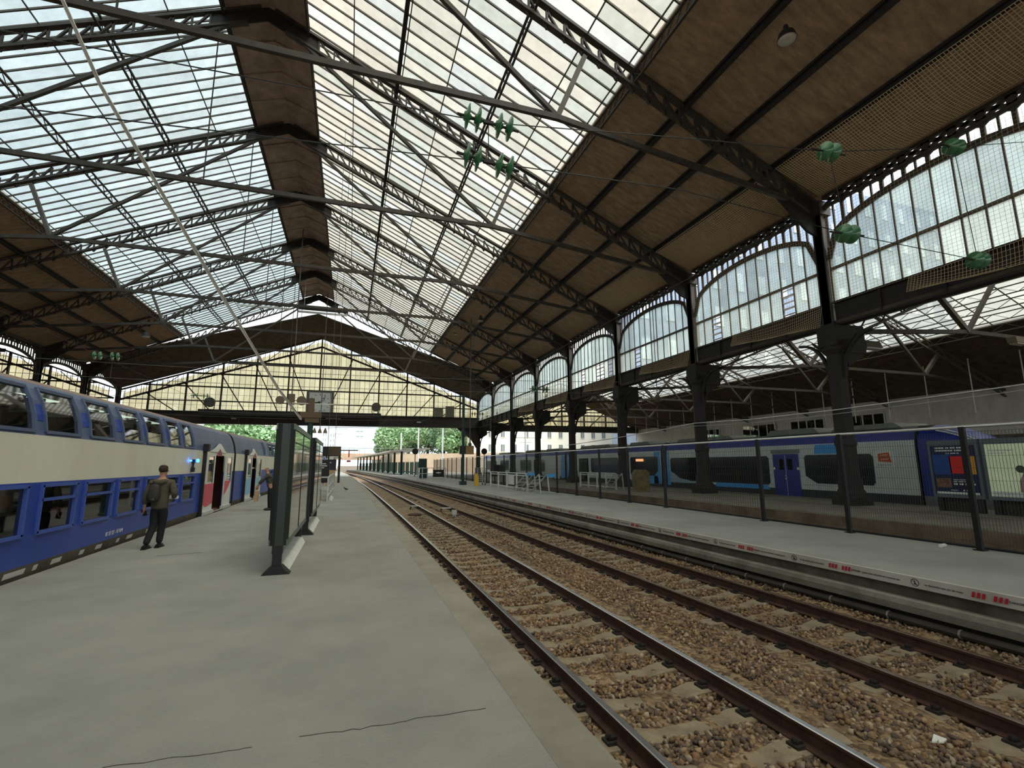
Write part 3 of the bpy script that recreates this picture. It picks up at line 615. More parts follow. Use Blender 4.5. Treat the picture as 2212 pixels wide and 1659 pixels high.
# ------------------------------------------------------------------ gable screens
def gable(xc, half, zpk, slope, zbt, Y, label, name='gable_screen', cell=4.0, mirror=1, clock=False):
    root = thing(name, label, 'gable', (xc, Y, zbt)); L0 = (xc, Y, zbt)
    rake = lambda u: zpk - slope * abs(u); n = int(half // (cell / 6))
    g = M(); du = cell / 6; k = -int(half / du)
    while k * du < half:
        u0, u1 = k * du, (k + 1) * du; k += 1
        if abs(u1) > half or abs(u0) > half: continue
        zlo = zbt; rows = [zbt, 9.92, 11.8, 13.55, 15.2, 17.0, 25]
        for a, b in zip(rows, rows[1:]):
            t0, t1 = min(b, rake(u0) - .5), min(b, rake(u1) - .5)
            if max(t0, t1) <= a: continue
            v = random.uniform(.78, 1.0); g.add([(xc + u0, Y, a), (xc + u1, Y, a), (xc + u1, Y, max(a, t1)), (xc + u0, Y, max(a, t0))], [(0, 1, 2, 3)], 0, (v, v, v * random.uniform(.93, 1), 1))
    g.build('corrugated_panes', [CRE], root, L0, fix=False)
    b_ = M(); k = -int(half / du)
    while k * du <= half:
        u = k * du; b_.bar((xc + u, Y - .03, zbt), (xc + u, Y - .03, rake(u) - .3), .04 if k % 3 else .07, .04); k += 1
    for z in (zbt + .9, 10.8, 9.4):
        w = min(half, (zpk - z) / slope); b_.bar((xc - w, Y - .05, z), (xc + w, Y - .05, z), .03, .03)
    b_.build('glazing_bars', [STEELG], root, L0)
    r = M()
    for z, th in ((9.92, .14), (11.8, .18), (13.55, .22), (15.2, .42)):
        w = min(half, (zpk - z) / slope)
        if w > .5: r = M(); r.bar((xc - w, Y - .12, z), (xc + w, Y - .12, z), .12, th); r.build('cross_rail', [STEEL], root, L0)
    k = -int(half / cell)
    while k * cell <= half:
        u = k * cell; r = M(); r.bar((xc + u, Y - .14, zbt), (xc + u, Y - .14, rake(u)), .26, .18); k += 1; r.build('post', [STEEL], root, L0)
    r = M()
    for s in (-1, 1):
        r.bar((xc, Y - .1, zpk), (xc + s * half, Y - .1, rake(half)), .14, .18); r.bar((xc, Y - .1, zpk - 1.25), (xc + s * half, Y - .1, rake(half) - 1.25), .14, .24)
        n_ = int(half / .55)
        for j in range(n_):
            u = j * half / n_; u2 = (j + 1) * half / n_
            r.bar((xc + s * u, Y - .1, rake(u)), (xc + s * u, Y - .1, rake(u) - 1.25), .035, .05); 
        for j in range(int(half / cell)):
            u0, u1 = cell * (j + .55), cell * (j + 1.1)
            if rake(u1) - 1.3 > zbt + 1.5: r2 = M(); r2.bar((xc + s * (u0 - 1.2), Y - .2, zbt), (xc + s * (u1 - .2), Y - .2, rake(u1) - 1.3), .14, .12); r2.build('slanting_brace', [STEEL], root, L0)
        for j in range(int(half / cell)):
            u0 = cell * j + 1.0; r.bar((xc + s * u0, Y - .25, rake(u0) - .2), (xc + s * (u0 + 2.0), Y - .25, rake(u0 + 2) - 1.3), .07, .07)
    r.build('rake_trusses', [STEEL], root, L0)
    return root
ZBT = 8.5
gb = gable(XR + .2, 23.1, 19.35, .362, ZBT, YG, 'great cream-glazed gable screen closing the far end of the hall')
mb = M(); mb.box2((XL, YG - .55, 7.0), (XW, YG + .1, ZBT)); mb.box2((XL, YG - .8, 6.95), (XW, YG + .3, 7.06)); mb.box2((XL, YG - .8, ZBT - .06), (XW, YG + .3, ZBT + .04))
mb.prism([(XW, YG - .3, 6.95), (XW - 3.4, YG - .3, 6.95), (XW - 2.6, YG - .3, 6.3), (XW - 1.2, YG - .3, 5.3), (XW - .4, YG - .3, 4.0), (XW, YG - .3, 4.0)], (0, .25, 0))
mb.prism([(XL, YG - .3, 6.95), (XL + 3.4, YG - .3, 6.95), (XL + 2.6, YG - .3, 6.3), (XL + 1.2, YG - .3, 5.3), (XL + .4, YG - .3, 4.0), (XL, YG - .3, 4.0)], (0, .25, 0))
tag(mb.build('gable_beam', [STEEL]), 'deep dark beam carrying the far gable screen over the open exit', 'beam')
# clock, walkway, lamps, cabinets on the gable beam
root = thing('station_clock', 'large square white-faced station clock standing on the gable beam', 'clock', (-4.2, YG - 1.1, ZBT))
mb = M(); mb.box2((-1.75, -.25, 0), (1.75, .25, 3.1)); mb.build('case', [mat('clock case', (104, 98, 88), rough=.6)], root)
mb = M(); mb.box2((-1.38, -.29, .12), (1.42, -.25, 2.9)); mb.build('dial', [mat('clock dial', (226, 230, 226), rough=.5)], root)
mb = M()
for h_ in range(12):
    a = h_ * PI / 6; r0, r1 = (1.02, 1.26) if h_ % 3 == 0 else (1.1, 1.25); mb.bar((r0 * math.sin(a), -.31, 1.5 + r0 * math.cos(a)), (r1 * math.sin(a), -.31, 1.5 + r1 * math.cos(a)), .08, .03, up=(0, 1, 0))
mb.build('hour_marks', [BLACK], root)
mb = M(); mb.bar((0, -.34, 1.5), (-.92, -.34, 1.43), .05, .2, up=(0, 0, 1)); mb.lathe([(.2, -.02), (.2, .02)], (-.1, -.34, 1.5), 12, axis=(0, 1, 0)); mb.build('hour_hand', [BLACK], root)
mb = M(); a = math.radians(38); mb.bar((0, -.36, 1.5), (.42 * math.sin(a), -.36, 1.5 + .42 * math.cos(a)), .04, .07, up=(0, 1, 0))
for j in range(12):
    b0, b1 = 2 * PI * j / 12, 2 * PI * (j + 1) / 12; c = (.6 * math.sin(a), 1.5 + .6 * math.cos(a)); mb.bar((c[0] + .19 * math.cos(b0), -.36, c[1] + .19 * math.sin(b0)), (c[0] + .19 * math.cos(b1), -.36, c[1] + .19 * math.sin(b1)), .04, .06, up=(0, 1, 0))
mb.bar((.8 * math.sin(a), -.36, 1.5 + .8 * math.cos(a)), (1.15 * math.sin(a), -.36, 1.5 + 1.15 * math.cos(a)), .04, .06, up=(0, 1, 0)); mb.build('minute_hand', [BLACK], root)
mb = M(); mb.box2((-18.3, YG - 2.4, 8.42), (3.9, YG - .8, 8.62)); mb.box2((-18.3, YG - 2.45, 7.9), (3.9, YG - 2.35, 8.62))
for k in range(9): mb.bar((-18 + k * 2.7, YG - .9, 7.2), (-18 + k * 2.7, YG - 2.3, 8.4), .08)
tag(mb.build('service_walkway', [STEELD]), 'narrow dark service walkway in front of the gable beam, below the clock', 'walkway')
for x, lab in ((-17.2, 'round shaded floodlight on the left end of the gable walkway'), (3.2, 'round shaded floodlight on the right end of the gable walkway')):
    root = thing('floodlight', lab, 'floodlight', (x, YG - 1.8, 8.62), group='gable floodlights'); mb = M(); mb.lathe([(.62, -.4), (.62, .1), (.4, .5)], (0, 0, .95), 14, axis=(0, 1, 0)); mb.build('housing', [STEELG], root)
    mb = M(); mb.bar((-.5, 0, 0), (-.55, 0, .9), .08); mb.bar((.5, 0, 0), (.55, 0, .9), .08); mb.bar((-.5, 0, .04), (.5, 0, .04), .1); mb.build('bracket', [STEEL], root)
for (x, w, h_, lab) in ((12.2, 1.25, 1.3, 'left one of two pale grey boxes on the gable beam by the corner'), (13.9, 1.25, 1.6, 'right one of two pale grey boxes on the gable beam by the corner')):
    mb = M(); mb.box2((x - w / 2, YG - 1.1, ZBT), (x + w / 2, YG - .6, ZBT + h_)); mb.box2((x - w / 2 - .03, YG - 1.13, ZBT + h_ - .08), (x + w / 2 + .03, YG - .57, ZBT + h_)); tag(mb.build('equipment_box', [mat('khaki grey box', (142, 138, 120), rough=.7)]), lab, 'equipment box', 'boxes on the gable beam')

# ------------------------------------------------------------------ neighbouring halls, right and left
def hall(xa, xb, zr, nm, s, num, ze=7.2):
    """s=+1: hall to the right of x=xa; -1: to the left"""
    xr = (xa + xb) / 2; W = abs(xb - xa) / 2; sl = (zr - ze) / W; zf = lambda d: zr - sl * abs(d)
    g = M(); b_ = M()
    for sd in (-1, 1):
        ue = W * .45; y = 2.
        if s < 0: break
        while y < YS:
            for k in range(4):
                u0, u1 = .6 + (ue - .6) * k / 4, .6 + (ue - .6) * (k + 1) / 4; v = random.uniform(.8, 1)
                g.add([(xr + sd * u0, y, zf(u0)), (xr + sd * u1, y, zf(u1)), (xr + sd * u1, y + 2.07, zf(u1)), (xr + sd * u0, y + 2.07, zf(u0))], [(0, 1, 2, 3)], 0, (v, v * .97, v * .84, 1))
            b_.bar((xr + sd * .6, y, zf(.6) - .03), (xr + sd * ue, y, zf(ue) - .03), .05, .05); y += 2.07
        for k in range(6):
            u = .6 + (ue - .6) * k / 5; lattice(b_, (xr + sd * u, 2, zf(u) - .05), (xr + sd * u, YS, zf(u) - .05), .45, .8, .04, .08)
    if s > 0: o = struct(g.build(f'window_{num}', [SKL], fix=False)); struct(b_.build('glazing_bars', [STEELG], o, fix=False))
    mb = M()
    if s < 0: quadstrip(mb, [(xr - W, zf(W)), (xr, zr), (xr + W, zf(W))], 2., YS, .12)
    for sd in (-1, 1): quadstrip(mb, [(xr + sd * W * .45, zf(W * .45)), (xr + sd * (W + .1), zf(W + .1))], YB, YS, .12)
    quadstrip(mb, [(xr - .6, zf(.6)), (xr, zr), (xr + .6, zf(.6))], YB, YS, .12); quadstrip(mb, [(xr - W, zf(W)), (xr, zr), (xr + W, zf(W))], YS, YG, .12); quadstrip(mb, [(xr - W, zf(W)), (xr, zr), (xr + W, zf(W))], YB, 2., .12)
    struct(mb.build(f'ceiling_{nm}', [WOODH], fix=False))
    for i in (range(0, 7) if s > 0 else ()):
        Y = YC + i * SCC; root = thing('side_hall_truss', f'iron truss spanning the right-hand hall, {ORD[i]} to the viewer', 'roof truss', (xr, Y, 7), group=f'trusses of the {nm} hall')
        L0 = (xr, Y, 7)
        for sd in (-1, 1):
            mb = M(); a = Vector((xr, Y, zr - .2)); b = Vector((xr + sd * W, Y, zf(W) - .2)); lattice(mb, a, b, .6, .8, .06, .14); mb.build('rafter', [STEELG], root, L0)
            kx = xr + sd * W * .38; mb = M(); mb.bar((kx, Y, 7.6), (xr + sd * W, Y, 6.9), .14, .18); mb.build('outer_tie', [STEEL], root, L0)
            mb = M(); mb.bar((kx, Y, 7.6), (xr + sd * W * .50, Y, zf(W * .5) - .8), .2); mb.build('strut', [STEELG], root, L0)
            mb = M(); mb.bar((kx, Y, 7.6), (xr + sd * W * .14, Y, zf(W * .14) - .8), .16); mb.build('diagonal', [STEEL], root, L0)
        mb = M(); mb.bar((xr - W * .38, Y, 7.6), (xr + W * .38, Y, 7.6), .14, .18); mb.build('centre_tie', [STEEL], root, L0)
    return xr, W
XB = 46.4
hall(XW, XB, 12.7, 'right', 1, 3); xr3, W3 = hall(XL, XL - 46, 22, 'left', -1, 4, 12.5)
gable((XW + XB) / 2, 13.6, 14.6, .36, 7.6, YG, 'cream-glazed gable of the right-hand hall seen between the columns')
gable(XL - 23, 22.6, 19.35, .362, 8.5, YG, 'cream-glazed gable of the left-hand hall seen through the arcade over the train')
for a, b, lab in ((XW, XB, 'dark beam under the gable of the right-hand hall'), (XL - 46, XL, 'dark beam under the gable of the left-hand hall')):
    mb = M(); mb.box2((a, YG - .5, 6.6), (b, YG + .1, 7.6)); tag(mb.build('gable_beam', [STEEL]), lab, 'beam')
mb = M(); mb.box2((XL - 46.3, YB, -.9), (XL - 46, YG, 12.4)); struct(mb.build('wall_left_far', [CONCD]))
# building wall behind the right-hand hall with grey cladding and office windows
mb = M(); mb.box2((XB, YB, -.9), (XB + .3, YG, 3.6), 0); mb.box2((XB, YB, 3.6), (XB + .3, YG, 7.2), 1)
y = 4.
while y < 70: mb.box2((XB - .03, y, 3.6), (XB, y + .05, 6.3), 1); y += .35
struct(mb.build('wall_right_far', [CONCD, mat('grey ribbed cladding', (200, 198, 190), (176, 174, 166), 1, .6)]))
k = 0
for (y0, y1) in ((12., 17.), (31, 35), (37, 41), (43, 48), (52, 56)):
    k += 1; mb = M(); mb.box2((XB - .12, y0, 4.2), (XB - .04, y1, 6.0), 0); struct(mb.build(f'window_{4 + k}', [glass('dark office glass', (30, 44, 42), clear=.7)]))
    mb = M()
    for t_ in range(5): mb.box2((XB - .16, y0 + (y1 - y0) * t_ / 4 - .05, 4.15), (XB - .1, y0 + (y1 - y0) * t_ / 4 + .05, 6.05))
    mb.box2((XB - .16, y0, 4.1), (XB - .1, y1, 4.2)); mb.box2((XB - .16, y0, 6.0), (XB - .1, y1, 6.1)); struct(mb.build('window_frame', [LGREY]))
root = None
for j in range(22):
    y = 7.5 + j * 2.88; mb = M(); mb.tube([(42, y, 5.0), (42, y, 8.98)], .04, 5)
    tag(mb.build('hanging_rod', [LGREY]), 'thin pale rod hanging above the far platform of the right-hand hall', 'rod', 'pale rods in the right-hand hall')
# ------------------------------------------------------------------ trains
BLUE = mat('train blue', (44, 72, 160), (36, 62, 142), 1.2, .35)
CREAM = mat('train cream', (226, 223, 202), (212, 208, 188), .9, .5, stretch=(1, 1, .25))
GBLUE = mat('grey blue band', (92, 104, 130), (76, 90, 120), 1.5, .4)
TAN = mat('dusty tan roof', (146, 124, 108), (122, 104, 92), 1.5, .7)
SKIRT = mat('grimy skirt', (104, 98, 82), (76, 72, 62), 2, .8)
TGL = glass('tinted train glass', (150, 170, 160), clear=.80)
TGD = glass('dark train glass', (30, 38, 38), clear=.93)
INTW = mat('pale interior', (168, 170, 160), rough=.6); SEATC = mat('seat fabric', (70, 92, 96), rough=.9); SEATW = mat('white headrest', (220, 222, 214), rough=.8)
PINK = mat('raspberry door paint', (206, 72, 92), rough=.4); LBLU = mat('pale blue door paint', (132, 186, 214), rough=.4); DOORW = mat('white door paint', (214, 214, 208), rough=.4)
DBLUE = mat('deep blue door', (44, 60, 156), (36, 48, 126), 2, .4); LGB = mat('silver grey body', (214, 220, 216), (198, 206, 202), 1, .45); SKY = mat('sky blue livery', (70, 164, 234), rough=.4)
ROOFG = mat('grey green train roof', (104, 110, 102), (80, 86, 80), 2, .7)
def shell(root, s, prof, mats_, ys, openings, W, zcol=None):
    """train body: outer skin with real openings; local x is outward (times s)"""
    mb = M(); full = [(p[0], p[1]) for p in prof]; n = len(full)
    for j in range(len(ys) - 1):
        ya, yb = ys[j], ys[j + 1]; ym = (ya + yb) / 2
        for i in range(n - 1):
            (x0, z0), (x1, z1) = full[i], full[i + 1]; zm = (z0 + z1) / 2
            hole = any(o[0] < ym < o[1] and o[2] < zm < o[3] for o in openings); mi = prof[i][2]
            if not hole: mb.add([(s * x0, ya, z0), (s * x0, yb, z0), (s * x1, yb, z1), (s * x1, ya, z1)], [(0, 1, 2, 3)], mi)
            far = any(o[0] < ym < o[1] and o[2] < zm < o[3] and not (len(o) > 4) for o in openings)
            if not far: mb.add([(s * (-W - x0), ya, z0), (s * (-W - x0), yb, z0), (s * (-W - x1), yb, z1), (s * (-W - x1), ya, z1)], [(0, 1, 2, 3)], mi)
    for y in (ys[0], ys[-1]):
        mb.add([(s * x, y, z) for x, z in full] + [(s * (-W - x), y, z) for x, z in reversed(full)], [tuple(range(2 * n))], 0)
    return mb.build('body', mats_, root, fix=False)
def profx(prof, z):
    for a, b in zip(prof, prof[1:]):
        if a[1] <= z <= b[1]: return a[0] + (b[0] - a[0]) * (z - a[1]) / max(1e-6, b[1] - a[1])
    return prof[0][0]
P2D = [(-.10, -.50, 5), (-.04, -.02, 5), (.0, .16, 1), (.0, .62, 1), (.0, 1.12, 1), (.0, 1.34, 1), (.0, 1.40, 2), (.0, 2.0, 2), (.0, 2.13, 3), (-.02, 2.20, 3), (-.06, 2.45, 3), (-.13, 2.68, 3), (-.22, 2.87, 3), (-.34, 2.98, 4), (-.72, 3.13, 4), (-1.42, 3.24, 4)]
def seatmesh():
    mb = M(); mb.box((0, 0, .42), (.44, .46, .12), 0); mb.box((0, -.22, .78), (.44, .12, .66), 0); mb.box((0, -.22, 1.14), (.40, .13, .24), 1); mb.box((0, 0, .18), (.3, .3, .36), 2)
    o = mb.build('seat', [SEATC, SEATW, STEELG]); me = o.data; bpy.data.objects.remove(o); return me
SEATME = seatmesh()
def double_deck(loc, rz, label, y0, y1, doors, ups, lows, rich=True):
    root = thing('double_deck_carriage', label, 'train', loc, rz, 'double-deck train'); W = 2.84; s = 1
    ops = [(a, b, 2.2, 2.87) for a, b in ups] + [(a, b, .62, 1.34) for a, b in lows] + [(a, b, -.02, 2.0, 1) for a, b in doors]
    ys = sorted({y0, y1} | {v for o in ops for v in o[:2]})
    shell(root, s, P2D, [STEELD, BLUE, CREAM, GBLUE, TAN, SKIRT], ys, ops, W)
    for (_, a), (b, _) in zip(ups, ups[1:]):
        if b - a < .6:
            mb = M(); q = [(profx(P2D, z) + .008, z) for z in (2.36, 2.45, 2.62)]
            for (p_, r_) in zip(q, q[1:]): mb.add([(p_[0], a + .03, p_[1]), (p_[0], b - .03, p_[1]), (r_[0], b - .03, r_[1]), (r_[0], a + .03, r_[1])], [(0, 1, 2, 3)])
            mb.build('blue_pillar_panel', [BLUE], root, fix=False)
    mb = M(); mb.box((-1.42, (y0 + y1) / 2, -.25), (2.6, y1 - y0 - .1, .05)); mb.box((-1.42, (y0 + y1) / 2 - 1, 1.50), (2.7, y1 - y0 - 6.5, .08)); mb.box((-1.42, (y0 + y1) / 2, 3.02), (1.6, y1 - y0 - .2, .04)); mb.build('decks', [INTW], root)
    mb = M(); mb.box((-1.42, (y0 + y1) / 2, -.65), (2.2, y1 - y0 - 1, .5)); mb.build('underframe', [STEELD], root)
    for (a, b) in ups:
        f = M(); xs_ = [(profx(P2D, z) + .012, z) for z in (2.19, 2.45, 2.68, 2.88)]
        for y in (a, b): f.chain([(x, y, z) for x, z in xs_], .05, .04, up=(0, 1, 0))
        f.bar((xs_[0][0], a, xs_[0][1]), (xs_[0][0], b, xs_[0][1]), .04, .05); f.bar((xs_[-1][0], a, xs_[-1][1]), (xs_[-1][0], b, xs_[-1][1]), .04, .05)
        w = f.build('upper_window', [GBLUE], root)
        g = M(); xs_ = [(profx(P2D, z) - .012, z) for z in (2.2, 2.45, 2.68, 2.87)]
        for (p, q) in zip(xs_, xs_[1:]): g.add([(p[0], a, p[1]), (p[0], b, p[1]), (q[0], b, q[1]), (q[0], a, q[1])], [(0, 1, 2, 3)])
        g.build('glass_pane', [TGL], w, fix=False, smooth=True)
    for k, (a, b) in enumerate(lows):
        f = M()
        for y in (a, b): f.bar((.012, y, .61), (.012, y, 1.35), .05, .05, up=(0, 1, 0))
        f.bar((.012, a - .02, .615), (.012, b + .02, .615), .05, .05); f.bar((.012, a - .02, 1.345), (.012, b + .02, 1.345), .05, .05)
        if k % 2 == 0 or k > 4: f.bar((.012, a, 1.12), (.012, b, 1.12), .05, .045)
        w = f.build('lower_window', [mat('window rim blue', (62, 86, 162), rough=.4)], root)
        g = M(); g.add([(-.012, a, .62), (-.012, b, .62), (-.012, b, 1.34), (-.012, a, 1.34)], [(0, 1, 2, 3)]); g.build('glass_pane', [TGD], w, fix=False)
    mb = M()
    for yl in range(int(y0) + 2, int(y1) - 1, 2): mb.box((-1.42, yl, 2.99), (.3, 1.3, .03))
    mb.build('ceiling_lights', [emit('carriage light', (255, 250, 236), 2.2) if 'carriage light' not in MATS else MATS['carriage light']], root)  # unseen glowing strips added to brighten the seats behind the upper windows
    if rich:
        y = y0 + 1.5
        while y < (doors[0][0] - 2.2 if doors else y1):
            for (x, z) in ((-.45, 1.5), (-.95, 1.5), (-1.95, 1.5)):
                o = bpy.data.objects.new('seat', SEATME); COL.objects.link(o); o.parent = root; o.location = (x, y, z); 
            y += .92
    for k, (a, b) in enumerate(doors):
        near = rich
        for (u, v, col, sgn) in ((a - 1.2, a - .02, PINK if near else LBLU, -1), (b + .02, b + 1.1, PINK if near else LBLU, 1)):
            d = M(); d.box2((.03, u, .06), (.08, v, 2.0)); dl = d.build('door_leaf', [DOORW], root)
            d = M()
            if sgn < 0: d.prism([(.081, u + .03, .34), (.081, u + .35, .26), (.081, v - .02, .34), (.081, v - .02, 1.02), (.081, u + .03, 1.02)], (.004, 0, 0))
            else: d.prism([(.081, u + .02, .50), (.081, u + .4, .66), (.081, v - .05, 1.05), (.081, u + .02, 1.05)], (.004, 0, 0))
            d.build('coloured_panel', [col], dl)
            d = M(); m_ = (u + v) / 2; d.box2((.079, m_ - .30, 1.10), (.088, m_ + .32, 1.92), 0); d.build('door_window', [glass('pale door glass', (190, 200, 190), clear=.35)] if 'pale door glass' not in MATS else [MATS['pale door glass']], dl)
            d = M(); d.box2((.078, m_ + (.26), 1.05), (.092, m_ + .36, 1.96)); d.build('rubber_seal', [BLACK], dl)
        mb = M(); mb.box2((-2.4, a - 1.3, -.0), (-2.3, b + 1.3, 2.1)); mb.box2((-2.3, a - 1.35, 0), (-.05, a - 1.3, 2.1)); mb.box2((-2.3, b + 1.3, 0), (-.05, b + 1.35, 2.1)); mb.box2((-2.3, a - 1.3, 2.05), (-.05, b + 1.3, 2.1)); mb.box2((-2.3, a - 1.3, -.02), (-.05, b + 1.3, .02)); mb.build('vestibule', [mat('dark vestibule', (120, 86, 70), rough=.8)], root)
        for yy in (a + .35, a + .75, b - .2): mb = M(); mb.tube([(-.5, yy, .02), (-.5, yy, 1.5), (-1.0, yy, 1.9)], .022, 6); mb.build('grab_pole', [mat('brass pole', (160, 132, 96), rough=.3, metal=.6)], root)
        mb = M(); mb.box2((-.02, a - 1.2, -.06), (.17, b + 1.15, .0)); mb.box2((.0, a - 1.2, .0), (.14, a, .12)); mb.box2((.0, b, .0), (.14, b + 1.1, .12)); mb.build('door_step', [LGREY], root)
        mb = M(); mb.box2((.0, a - 1.36, .0), (.10, a - 1.26, 2.12)); mb.box2((.0, a - 1.42, 2.1), (.16, a - 1.22, 2.35)); mb.build('door_post', [BLACK], root)
        mb = M(); mb.prism([(.01, a - .6, 2.12), (.01, b + .2, 2.12), (.01, b - .1, 2.25), (-.03, b - .55, 2.44), (-.03, b - .85, 2.44), (.0, a + .1, 2.26)], (.012, 0, 0)); mb.build('white_arch_marking', [DOORW], root)
        mb = M(); mb.prism([(.013, a + .4, 1.98), (.013, a + 1.1, 1.98), (.013, a + .95, 2.16), (.013, a + .75, 2.24), (.013, a + .55, 2.16)], (.014, 0, 0)); mb.build('coloured_marking', [mat('faded rose', (150, 70, 84), rough=.5)], root)
    return root
XT = -4.62
ups = [(a, a + 1.06) for a in (4.2, 5.58, 6.96, 8.34)] + [(9.68, 10.75), (11.11, 12.12), (12.53, 13.56), (13.82, 15.0), (15.38, 16.39), (16.66, 17.6)]
lows = [(a, a + 1.03) for a in (4.25, 5.63, 7.0, 8.36)] + [(9.78, 10.81), (11.13, 12.23), (12.5, 13.57), (13.95, 15.0), (15.25, 16.3), (16.66, 17.8)]
c1_ = double_deck((XT, 0, 0), 0, 'nearest blue and cream double-deck carriage with open raspberry doors, at the left platform', -6, 23.2, [(19.95, 21.5)], ups, lows)
mb = M(); mb.box((.05, 17.5, 1.78), (.10, .22, .10)); mb.tube([(.05, 17.45, 1.74), (.05, 17.4, 1.55)], .03, 6); mb.box((.06, 17.4, 1.52), (.08, .12, .14)); o = mb.build('signal_lamp', [BLACK], c1_)
mb = M(); mb.lathe([(.05, -.02), (.05, .05)], (.11, 17.55, 1.79), 8, axis=(1, 0, 0)); mb.build('blue_light', [emit('blue light', (40, 120, 255), 9)], o)
mb = M(); mb.box((.06, 17.12, 1.79), (.03, .1, .05)); mb.build('blue_light', [MATS['blue light']], o)
textmesh('87 37 27 - 97 014', .11, WHITEP, frame((.006, 12.2, .24), (0, 1, 0), (0, 0, 1)), 'carriage_number', c1_)
mb = M()
for y, w in ((9.2, .5), (9.9, .12), (10.4, .3), (11.3, .16), (11.9, .25), (12.8, .14), (13.3, .3), (14.4, .5)):
    mb.add([(-.028, y, .03), (-.028, y + w, .03), (-.006, y + w, .115), (-.006, y, .115)], [(0, 1, 2, 3)])
mb.build('skirt_markings', [WHITEP], c1_, fix=False)
mb = M(); mb.box((-.02, 23.5, .9), (.1, .6, .1))
seq = [(23.55, math.radians(-1.4)), (47.2, math.radians(-1.2)), (70.5, math.radians(.4))]
px_, py_ = XT, 23.55
labs = ['second double-deck carriage of the left train with open pale blue doors', 'third double-deck carriage of the left train, mostly behind the glass panels', 'far end carriage of the left double-deck train outside the hall']
for k, (yy, rz) in enumerate(seq):
    L = 23.4; up2 = [(8.0 + j * 1.38, 9.06 + j * 1.38) for j in range(8)]
    dr = [(3.0, 4.2)] if k == 0 else [(3.0, 4.4), (18.9, 20.3)]
    double_deck((px_, py_, 0), rz, labs[k], 0, L, dr, [(6.2, 6.6), (1.0, 1.4)][:1] + up2, [(a, b) for a, b in up2], rich=False)
    px_ += -math.sin(rz) * (L + .35); py_ += math.cos(rz) * (L + .35)
for y, x in ((23.38, XT - 1.42), (47.1, XT - .85)):
    mb = M(); mb.box((x, y, 1.3), (2.3, .5, 3.1)); tag(mb.build('gangway_bellows', [BLACK]), 'black gangway bellows between ' + ('the first and second' if y < 30 else 'the second and third') + ' double-deck carriages', 'gangway')
mb = M(); mb.box((-5.3, 9.55, 2.73), (.5, .7, .12)); mb.box((-5.3, 9.55, 2.66), (.46, .66, .04)); tag(mb.build('luggage_bag', [mat('bright orange cloth', (244, 150, 30), rough=.7)]), 'bright orange bag lying high behind the second upper train window', 'bag')  # orange block added behind the glass to give an orange spot

# silver and blue train beyond the far platform
PS = [(-.18, -.55, 0), (-.04, -.10, 1), (.0, .30, 2), (.0, .45, 2), (.0, 2.0, 2), (-.01, 2.2, 2), (-.03, 2.50, 3), (-.16, 2.92, 4), (-.5, 3.08, 4), (-1.42, 3.12, 4)]
def wband(root, s, a, b, z0, z1, cut, name='window_band', mt=None):
    m_ = M(); c = .12; pts = [(a + c, z0), (b - cut if cut > 0 else b - c, z0), (b, z0 + (.35 if cut > 0 else c)), (b, z1 - c), (b - c, z1), (a + c, z1), (a, z1 - c), (a, z0 + c)]
    if cut < 0: pts[0] = (a - cut, z0); pts[-1] = (a, z0 + .35)
    m_.prism([(s * .004, y, z) for y, z in pts], (s * .02, 0, 0)); return m_.build(name, [mt or mat('smoked window', (30, 30, 32), rough=.12)], root)
def rail_car(label, y0, y1, wins, doors, patches, roofs, nose=False):
    root = thing('railcar', label, 'train', (21.5, 0, 0), 0, 'silver and blue train'); s = -1
    shell(root, s, PS, [STEELD, mat('dark train skirt', (58, 60, 58), rough=.7), LGB, DBLUE, ROOFG], [y0, y1], [], 2.84)
    mb = M(); mb.box((1.42, (y0 + y1) / 2, -.6), (2.0, y1 - y0 - 1.0, .4))
    for y in (y0 + 2.2, y1 - 2.2):
        for d in (-.9, .9): mb.lathe([(.42, -.06), (.45, .06)], (.35, y + d, -.62), 14, axis=(1, 0, 0))
    mb.build('bogies', [STEELD], root)
    for w in wins: wband(root, s, *w)
    for (a, b) in doors:
        d = M(); d.box2((-.03, a, -.12), (.02, b, 2.05)); dl = d.build('door', [DBLUE], root)
        d = M(); m_ = (a + b) / 2
        for q in (m_ - .42, m_ + .12): d.box2((-.036, q, 1.25), (-.03, q + .3, 1.8))
        d.build('door_window', [TGD], dl)
        d = M(); d.box2((-.04, m_ - .01, -.1), (-.03, m_ + .01, 2.0)); d.box2((-.04, a - .02, 1.25), (-.03, a + .12, 1.38)); d.box2((-.04, b - .12, 1.25), (-.03, b + .02, 1.38)); d.box((-.035, m_ + .05, .95), (.01, .05, .05)); d.box((-.035, m_ + .05, .8), (.01, .05, .07)); d.build('door_marks', [WHITEP], dl)
        d = M(); d.box2((-.025, a - .1, 2.08), (.0, b + .1, 2.28)); d.build('door_header', [mat('grey header', (128, 130, 122), rough=.6)], root)
    for (a, b, z0, z1, mt) in patches: mb = M(); mb.prism([(-.006, a, z0), (-.006, b, z0), (-.006, b - .1, z1), (-.006, a + .15, z1)], (-.004, 0, 0)); mb.build('livery_patch', [mt], root)
    mb = M()
    for (a, b, h_) in roofs: mb.prism([(.35, a, 3.05), (.35, a + .3, 3.05 + h_), (.35, b - .3, 3.05 + h_), (.35, b, 3.05)], (2.0, 0, 0))
    if roofs: mb.build('roof_equipment', [mat('pale roof boxes', (134, 136, 126), (110, 112, 104), 2, .7)], root)
    return root
